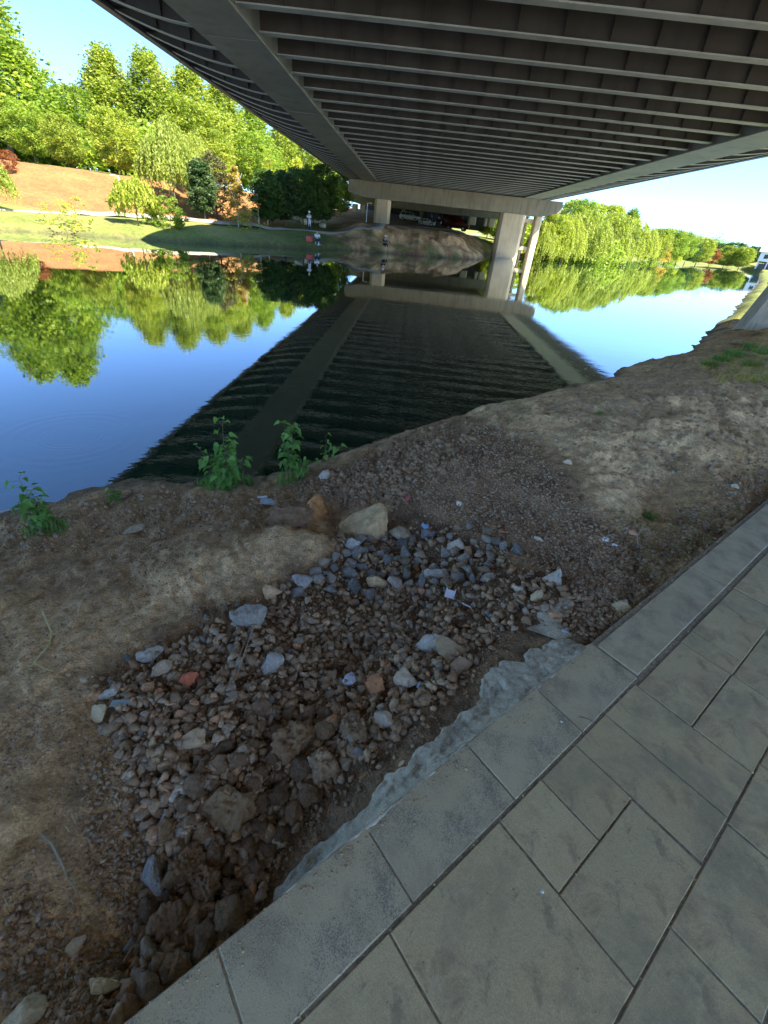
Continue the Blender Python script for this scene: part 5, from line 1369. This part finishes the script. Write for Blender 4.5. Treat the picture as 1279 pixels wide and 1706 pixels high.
for i, (dx, dy) in enumerate([(0, 0)]):
    t_ = empty('tackle_box', (pa.x-.75, pa.y+.05, fz(pa.x-.75, pa.y+.05)), 'red box on the grass left of the seated person', 'box')
    m = MB(); m.box((0, 0, .22), (.62, .42, .42), None, .04); m.build('box_body', M_RED, t_); m = MB(); m.box((0, 0, .46), (.66, .46, .06), None, .02); m.build('lid', M_RED, t_); m = MB(); m.tube([(-.15, 0, .49), (-.1, 0, .58), (.1, 0, .58), (.15, 0, .49)], .015, 6); m.build('handle', M_DRK, t_)
m = MB(); m.box((0, 0, .30), (.36, .36, .05), None, .02); 
ch = empty('stool', (pa.x, pa.y, za), 'low stool under the person at the water edge', 'stool'); m.build('seat', M_DRK, ch)
for sx in (-1, 1):
    for sy in (-1, 1): m = MB(); m.tube([(sx*.14, sy*.14, .28), (sx*.17, sy*.17, -.05)], .015, 6); m.build('leg', M_RIM, ch)
# rider on a parked scooter on the path
ps = fhit(515, 383, 1.4); zs = fz(ps.x, ps.y)+.05
sco = empty('scooter', (ps.x, ps.y, zs), 'white motor scooter standing on the footpath near the evergreens', 'scooter', rz=R(-75))
M_WP = simple('white_scooter_paint', (.78, .78, .78), .3, .05, 4, .05, .001)
for x in (-.62, .62):
    m = MB(); m.tube([(x, -.06, .24), (x, .06, .24)], .24, 18); wl = m.build('wheel', M_TYRE, sco)
    m = MB(); m.tube([(x, -.065, .24), (x, .065, .24)], .13, 12); m.build('rim', M_RIM, wl)
m = MB(); m.prism([(-.75, .42), (-.70, .72), (-.2, .74), (-.08, .42), (.25, .30), (.40, .42), (.52, .95), (.60, .95), (.62, .50), (.45, .26), (-.45, .26)], 'y', -.14, .14); bmesh.ops.bevel(m.bm, geom=list(m.bm.edges), offset=.04, segments=2, affect='EDGES'); m.build('body', M_WP, sco, True)
m = MB(); m.box((-.42, 0, .79), (.60, .26, .09), None, .035); m.build('seat', M_DRK, sco)
m = MB(); m.tube([(.50, -.32, 1.05), (.55, -.12, 1.02), (.55, .12, 1.02), (.50, .32, 1.05)], .018, 6); m.build('handlebar', M_DRK, sco)
m = MB(); m.box((.62, 0, .84), (.08, .16, .12), None, .03); m.build('headlight', bpy.data.materials['lamp_glass'], sco)
m = MB(); m.tube([(.60, 0, .9), (.64, 0, .24)], .03, 6); m.build('fork', M_RIM, sco)
zr = Matrix.Rotation(R(-75), 3, 'Z') @ Vector((-.35, 0, 0))
seated((ps.x+zr.x, ps.y+zr.y, zs), R(-75), M_WSH, M_DTR, 'person in light clothes and a white helmet sitting on the scooter', .78, M_WP)
pb = fhit(640, 412, .6)
seated((pb.x, pb.y, fz(pb.x, pb.y)-.02), R(-60), M_DRK, M_DRK, 'person in black crouching at the water edge under the bridge', .25, M_WP)
# pale boulders by the scooter
for (a_, b_, s_, lab) in [(524, 371, 1.9, 'large pale boulder behind the scooter'), (537, 379, .9, 'small pale boulder right of the scooter'), (500, 369, 1.5, 'rough pale boulder among the rubble left of the scooter'), (508, 374, 1.0, 'low pale boulder close to the scooter')]:
    p = fhit(a_, b_, 1.5); V, Fc = stone_mesh('boulder', int(a_), 4, 8, .1, (1, .8, .62)); me = npmesh('boulder', V*s_/2, Fc, True); me.materials.append(m_onestone('pale_boulder', (.62, .60, .54), .1)); o = link('boulder', me); o.location = (p.x, p.y, fz(p.x, p.y)+s_*.22); tag(o, lab, 'boulder')

# ------------------------------------------------------------------ lamp posts
M_POLE = simple('lamp_pole_paint', (.62, .63, .62), .4, .05, 3, .05, .002)
def lamp(px_, by, ty, label, arm=1, Y=None):
    p = fhit(px_, by, 1.5) if Y is None else at_y(px_, by, Y); z = fz(p.x, p.y); lo, hi = 0, 12
    for _ in range(25):
        mid = (lo+hi)/2; _, yy = proj(p.x, p.y, z+mid); lo, hi = (mid, hi) if yy > ty else (lo, mid)
    r = empty('street_lamp', (p.x, p.y, z), label, 'street lamp', 'lamps along the footpath')
    m = MB(); m.tube([(0, 0, -.1), (0, 0, lo)], [.07, .045], 8); m.build('pole', M_POLE, r)
    m = MB(); m.tube([(0, 0, lo-.05), (arm*.3, 0, lo)], .03, 6); m.build('arm', M_POLE, r)
    m = MB(); m.box((arm*.45, 0, lo), (.42, .25, .07), None, .02); m.build('lamp_head', M_POLE, r)
lamp(208, 352, 293, 'pale street lamp rising between the brown slope bushes', -1)
lamp(431, 372, 323, 'thin street lamp post between orange conifer and evergreens', -1)
lamp(610, 370, 338, 'thin street lamp post left of the pier column', 1)

# ------------------------------------------------------------------ house at the right border
ph = at_y(1277, 447, 235); hzg = max(fz(ph.x, ph.y), 1.0)
hs = empty('house', (ph.x+3.5, ph.y, hzg), 'white waterside house with a grey roof raised on posts', 'house', rz=R(-35))
M_WW = simple('white_render', (.80, .80, .80), .8, .05, .5, .1, .01); M_RF = simple('grey_roof', (.30, .32, .38), .7, .1, 1, .2, .02)
m = MB(); m.box((0, 0, 4.6), (15, 9, 3.6)); m.build('wall', M_WW, hs)
m = MB(); m.prism([(-5.4, 6.38), (5.4, 6.38), (0, 9.3)], 'x', -8.4, 8.4); m.build('roof', M_RF, hs)
for x in (-5, -1.6, 1.8, 5):
    f = MB(); f.box((x, -4.52, 4.7), (1.9, .06, 1.9)); f = f.build('window', M_WW, hs); m = MB(); m.box((x, -4.57, 4.7), (1.6, .04, 1.6)); m.build('pane', M_GLASS, f)
for x in (-7, -3.5, 0, 3.5, 7):
    for y in (-4, 4): m = MB(); m.box((x, y, 1.3), (.4, .4, 3.0)); m.build('post', M_WW, hs)
m = MB(); m.box((0, 0, .9), (13, 7.4, 2.2)); m.build('lower_room', M_GLASS, hs)

# dense wood behind the left bank trees reads as one mass
def wood(name, pts, n, hmin, hmax, mat, seed, label):
    rn = np.random.default_rng(seed); Vs, Fs, Rn = [], [], []; off = 0
    for (a_, b_, Y0, Y1, top, m_) in pts:
        for i in range(m_):
            px_ = rn.uniform(a_, b_); Yy = rn.uniform(Y0, Y1); p = at_y(px_, 300, Yy); z = fz(p.x, p.y); h = rn.uniform(hmin, hmax)*top
            k = 700; P_ = rn.normal(size=(k, 3)); P_ /= np.linalg.norm(P_, axis=1)[:, None]; P_ *= (rn.random(k)**.4)[:, None]*np.array([3.6, 3.6, h*.52]); P_ *= (1+.25*fbm(P_[:, 0]*.6+i, P_[:, 1]*.6, P_[:, 2]*.4, 2))[:, None]
            P_ += np.array([p.x, p.y, z+h*.48])
            V, Fc, r_ = leaf_quads(P_, .34, rn); Vs.append(V); Fs.append(Fc+off); off += len(V); Rn.append(np.clip(rn.random()*.6+.4*rn.random(k), 0, 1))
    o = link(name, npmesh(name, np.concatenate(Vs), np.concatenate(Fs), False, {'rnd': ('FACE', np.concatenate(Rn))}), mat); return tag(o, kind='stuff')
wood('woodland', [(-120, 560, 88, 128, 1., 62), (-120, 330, 66, 82, .62, 34), (860, 1060, 96, 150, .55, 46), (1000, 1180, 190, 330, .8, 36)], 0, 6, 11, LEAF['broad'], 77, '')
wood('distant_woodland', [(870, 1290, 340, 420, 1.6, 44)], 0, 8, 13, LEAF['broad'], 78, '')

# dry straw and sprouts nobody could count along the top of the bank
def scatter_grass(name, poly, n, hmin, hmax, mat, seed):
    rn = np.random.default_rng(seed); V = []; Fc = []; rr = []
    xs = [p[0] for p in poly]; ys = [p[1] for p in poly]; k = 0
    while k < n:
        a_, b_ = rn.uniform(min(xs), max(xs)), rn.uniform(min(ys), max(ys))
        if not bool(inpoly(np.array([a_]), np.array([b_]), poly)[0]): continue
        k += 1
        h = BV_NEAR.ray_cast(Vector((0, 0, CAMZ)), ray(a_, b_).normalized())
        if h[0] is None or h[0].z < .02: continue
        x, y, z = h[0]
        if curb_t(x, y) < .03: continue
        for q in range(rn.integers(2, 6)):
            hh = rn.uniform(hmin, hmax); b = rn.uniform(0, 6.28); L = hh*rn.uniform(.3, 1.2); wx, wy = -math.sin(b)*.0016, math.cos(b)*.0016; o = len(V); ox, oy = x+rn.normal()*.01, y+rn.normal()*.01
            for (u, v, w_) in ((0, 0, 1), (.4, .6, .8), (1, .8, .1)):
                V += [(ox+math.cos(b)*L*u-wx*w_, oy+math.sin(b)*L*u-wy*w_, z+hh*v-.004), (ox+math.cos(b)*L*u+wx*w_, oy+math.sin(b)*L*u+wy*w_, z+hh*v-.004)]
            Fc += [(o, o+1, o+3, o+2), (o+2, o+3, o+5, o+4)]; r = rn.random(); rr += [r, r]
    o = link(name, npmesh(name, V, Fc, False, {'rnd': ('FACE', rr)}), mat); return tag(o, kind='stuff')
STRAW = m_leaf('straw', (.30, .22, .11), (.50, .40, .22), .7, .2)
scatter_grass('straw', [(-20,850),(230,805),(460,800),(700,712),(850,680),(860,720),(700,760),(560,830),(300,880),(-20,930)], 260, .02, .09, STRAW, 1)
scatter_grass('straw', [(-20,1000),(500,960),(200,1150),(200,1700),(-20,1700)], 120, .01, .04, STRAW, 2)
scatter_grass('straw', [(900,680),(1280,570),(1280,830),(1100,980),(1000,880)], 260, .01, .05, STRAW, 3)
scatter_grass('sprouts', [(1000,860),(1090,860),(1290,740),(1290,830),(1120,960),(1040,1000)], 120, .015, .05, LEAF['sapling'], 4)
scatter_grass('sprouts', [(1160,605),(1290,550),(1290,640),(1200,640)], 500, .04, .16, LEAF['yellow'], 5)
scatter_grass('sprouts', [(600,770),(760,690),(900,668),(900,690),(700,730)], 40, .02, .08, LEAF['sapling'], 6)

# grit and soil spilled over the kerb and caught in the joints
def grit(name, n, seed):
    rn = np.random.default_rng(seed); Vs, Fs, Rn = [], [], []; off = 0
    for i in range(n):
        m_ = rn.random()
        if m_ < .45: s_, t_ = rn.uniform(-.9, 3.2), -abs(rn.normal())*.045
        elif m_ < .62: s_, t_ = rn.uniform(-.6, 3.), -.2525+rn.normal()*.006
        elif m_ < .75: s_, t_ = rn.uniform(-.6, 3.), rn.choice([-.504, -.753])+rn.normal()*.006
        else: s_, t_ = rn.uniform(-.7, 3.), rn.uniform(-1.1, 0)
        x, y = from_st(s_, t_); r_ = rn.uniform(.0007, .0016)*(1+2.6*rn.random()**6)*(1.3 if m_ < .45 else 1)
        V, Fc = CR[rn.integers(len(CR))]; a_ = rn.uniform(0, 6.28)
        Rm = np.array([[math.cos(a_), -math.sin(a_), 0], [math.sin(a_), math.cos(a_), 0], [0, 0, 1]])
        Vs.append(V@Rm.T*r_+np.array([x, y, PAVE+.002+r_*.4])); Fs.append(Fc+off); off += len(V); Rn.append(np.full(len(Fc), rn.random()*.8))
    return tag(link(name, npmesh(name, np.concatenate(Vs), np.concatenate(Fs), False, {'rnd': ('FACE', np.concatenate(Rn))}), M_GRAV), kind='stuff')
grit('grit', 3800, 5)
scatter_stuff('crumbs', [(450,1400),(560,1310),(660,1235),(760,1165),(800,1100),(830,1110),(760,1190),(640,1280),(500,1420),(450,1480)], 900, .006, .028, M_GRAV, .2, 31, power=3., base=CR, rbias=(0, .8), zlift=.004)
# loose stones that rolled out beyond the heap
def grow(poly, k):
    cx_ = sum(p[0] for p in poly)/len(poly); cy_ = sum(p[1] for p in poly)/len(poly)
    return [(cx_+(x-cx_)*k, cy_+(y-cy_)*k) for x, y in poly]
scatter_stuff('gravel', grow(ROCK, 1.16), 900, .010, .045, M_GRAV, .25, 41, power=3.)
scatter_stuff('crumbs', grow(ROCK, 1.22), 3500, .004, .018, M_GRAV, .25, 42, power=3., base=CR)
scatter_stuff('gravel', [(110,1230),(240,1240),(270,1450),(240,1600),(150,1500)], 1100, .006, .030, M_GRAV, .25, 43, power=3.5, rbias=(0, .8))
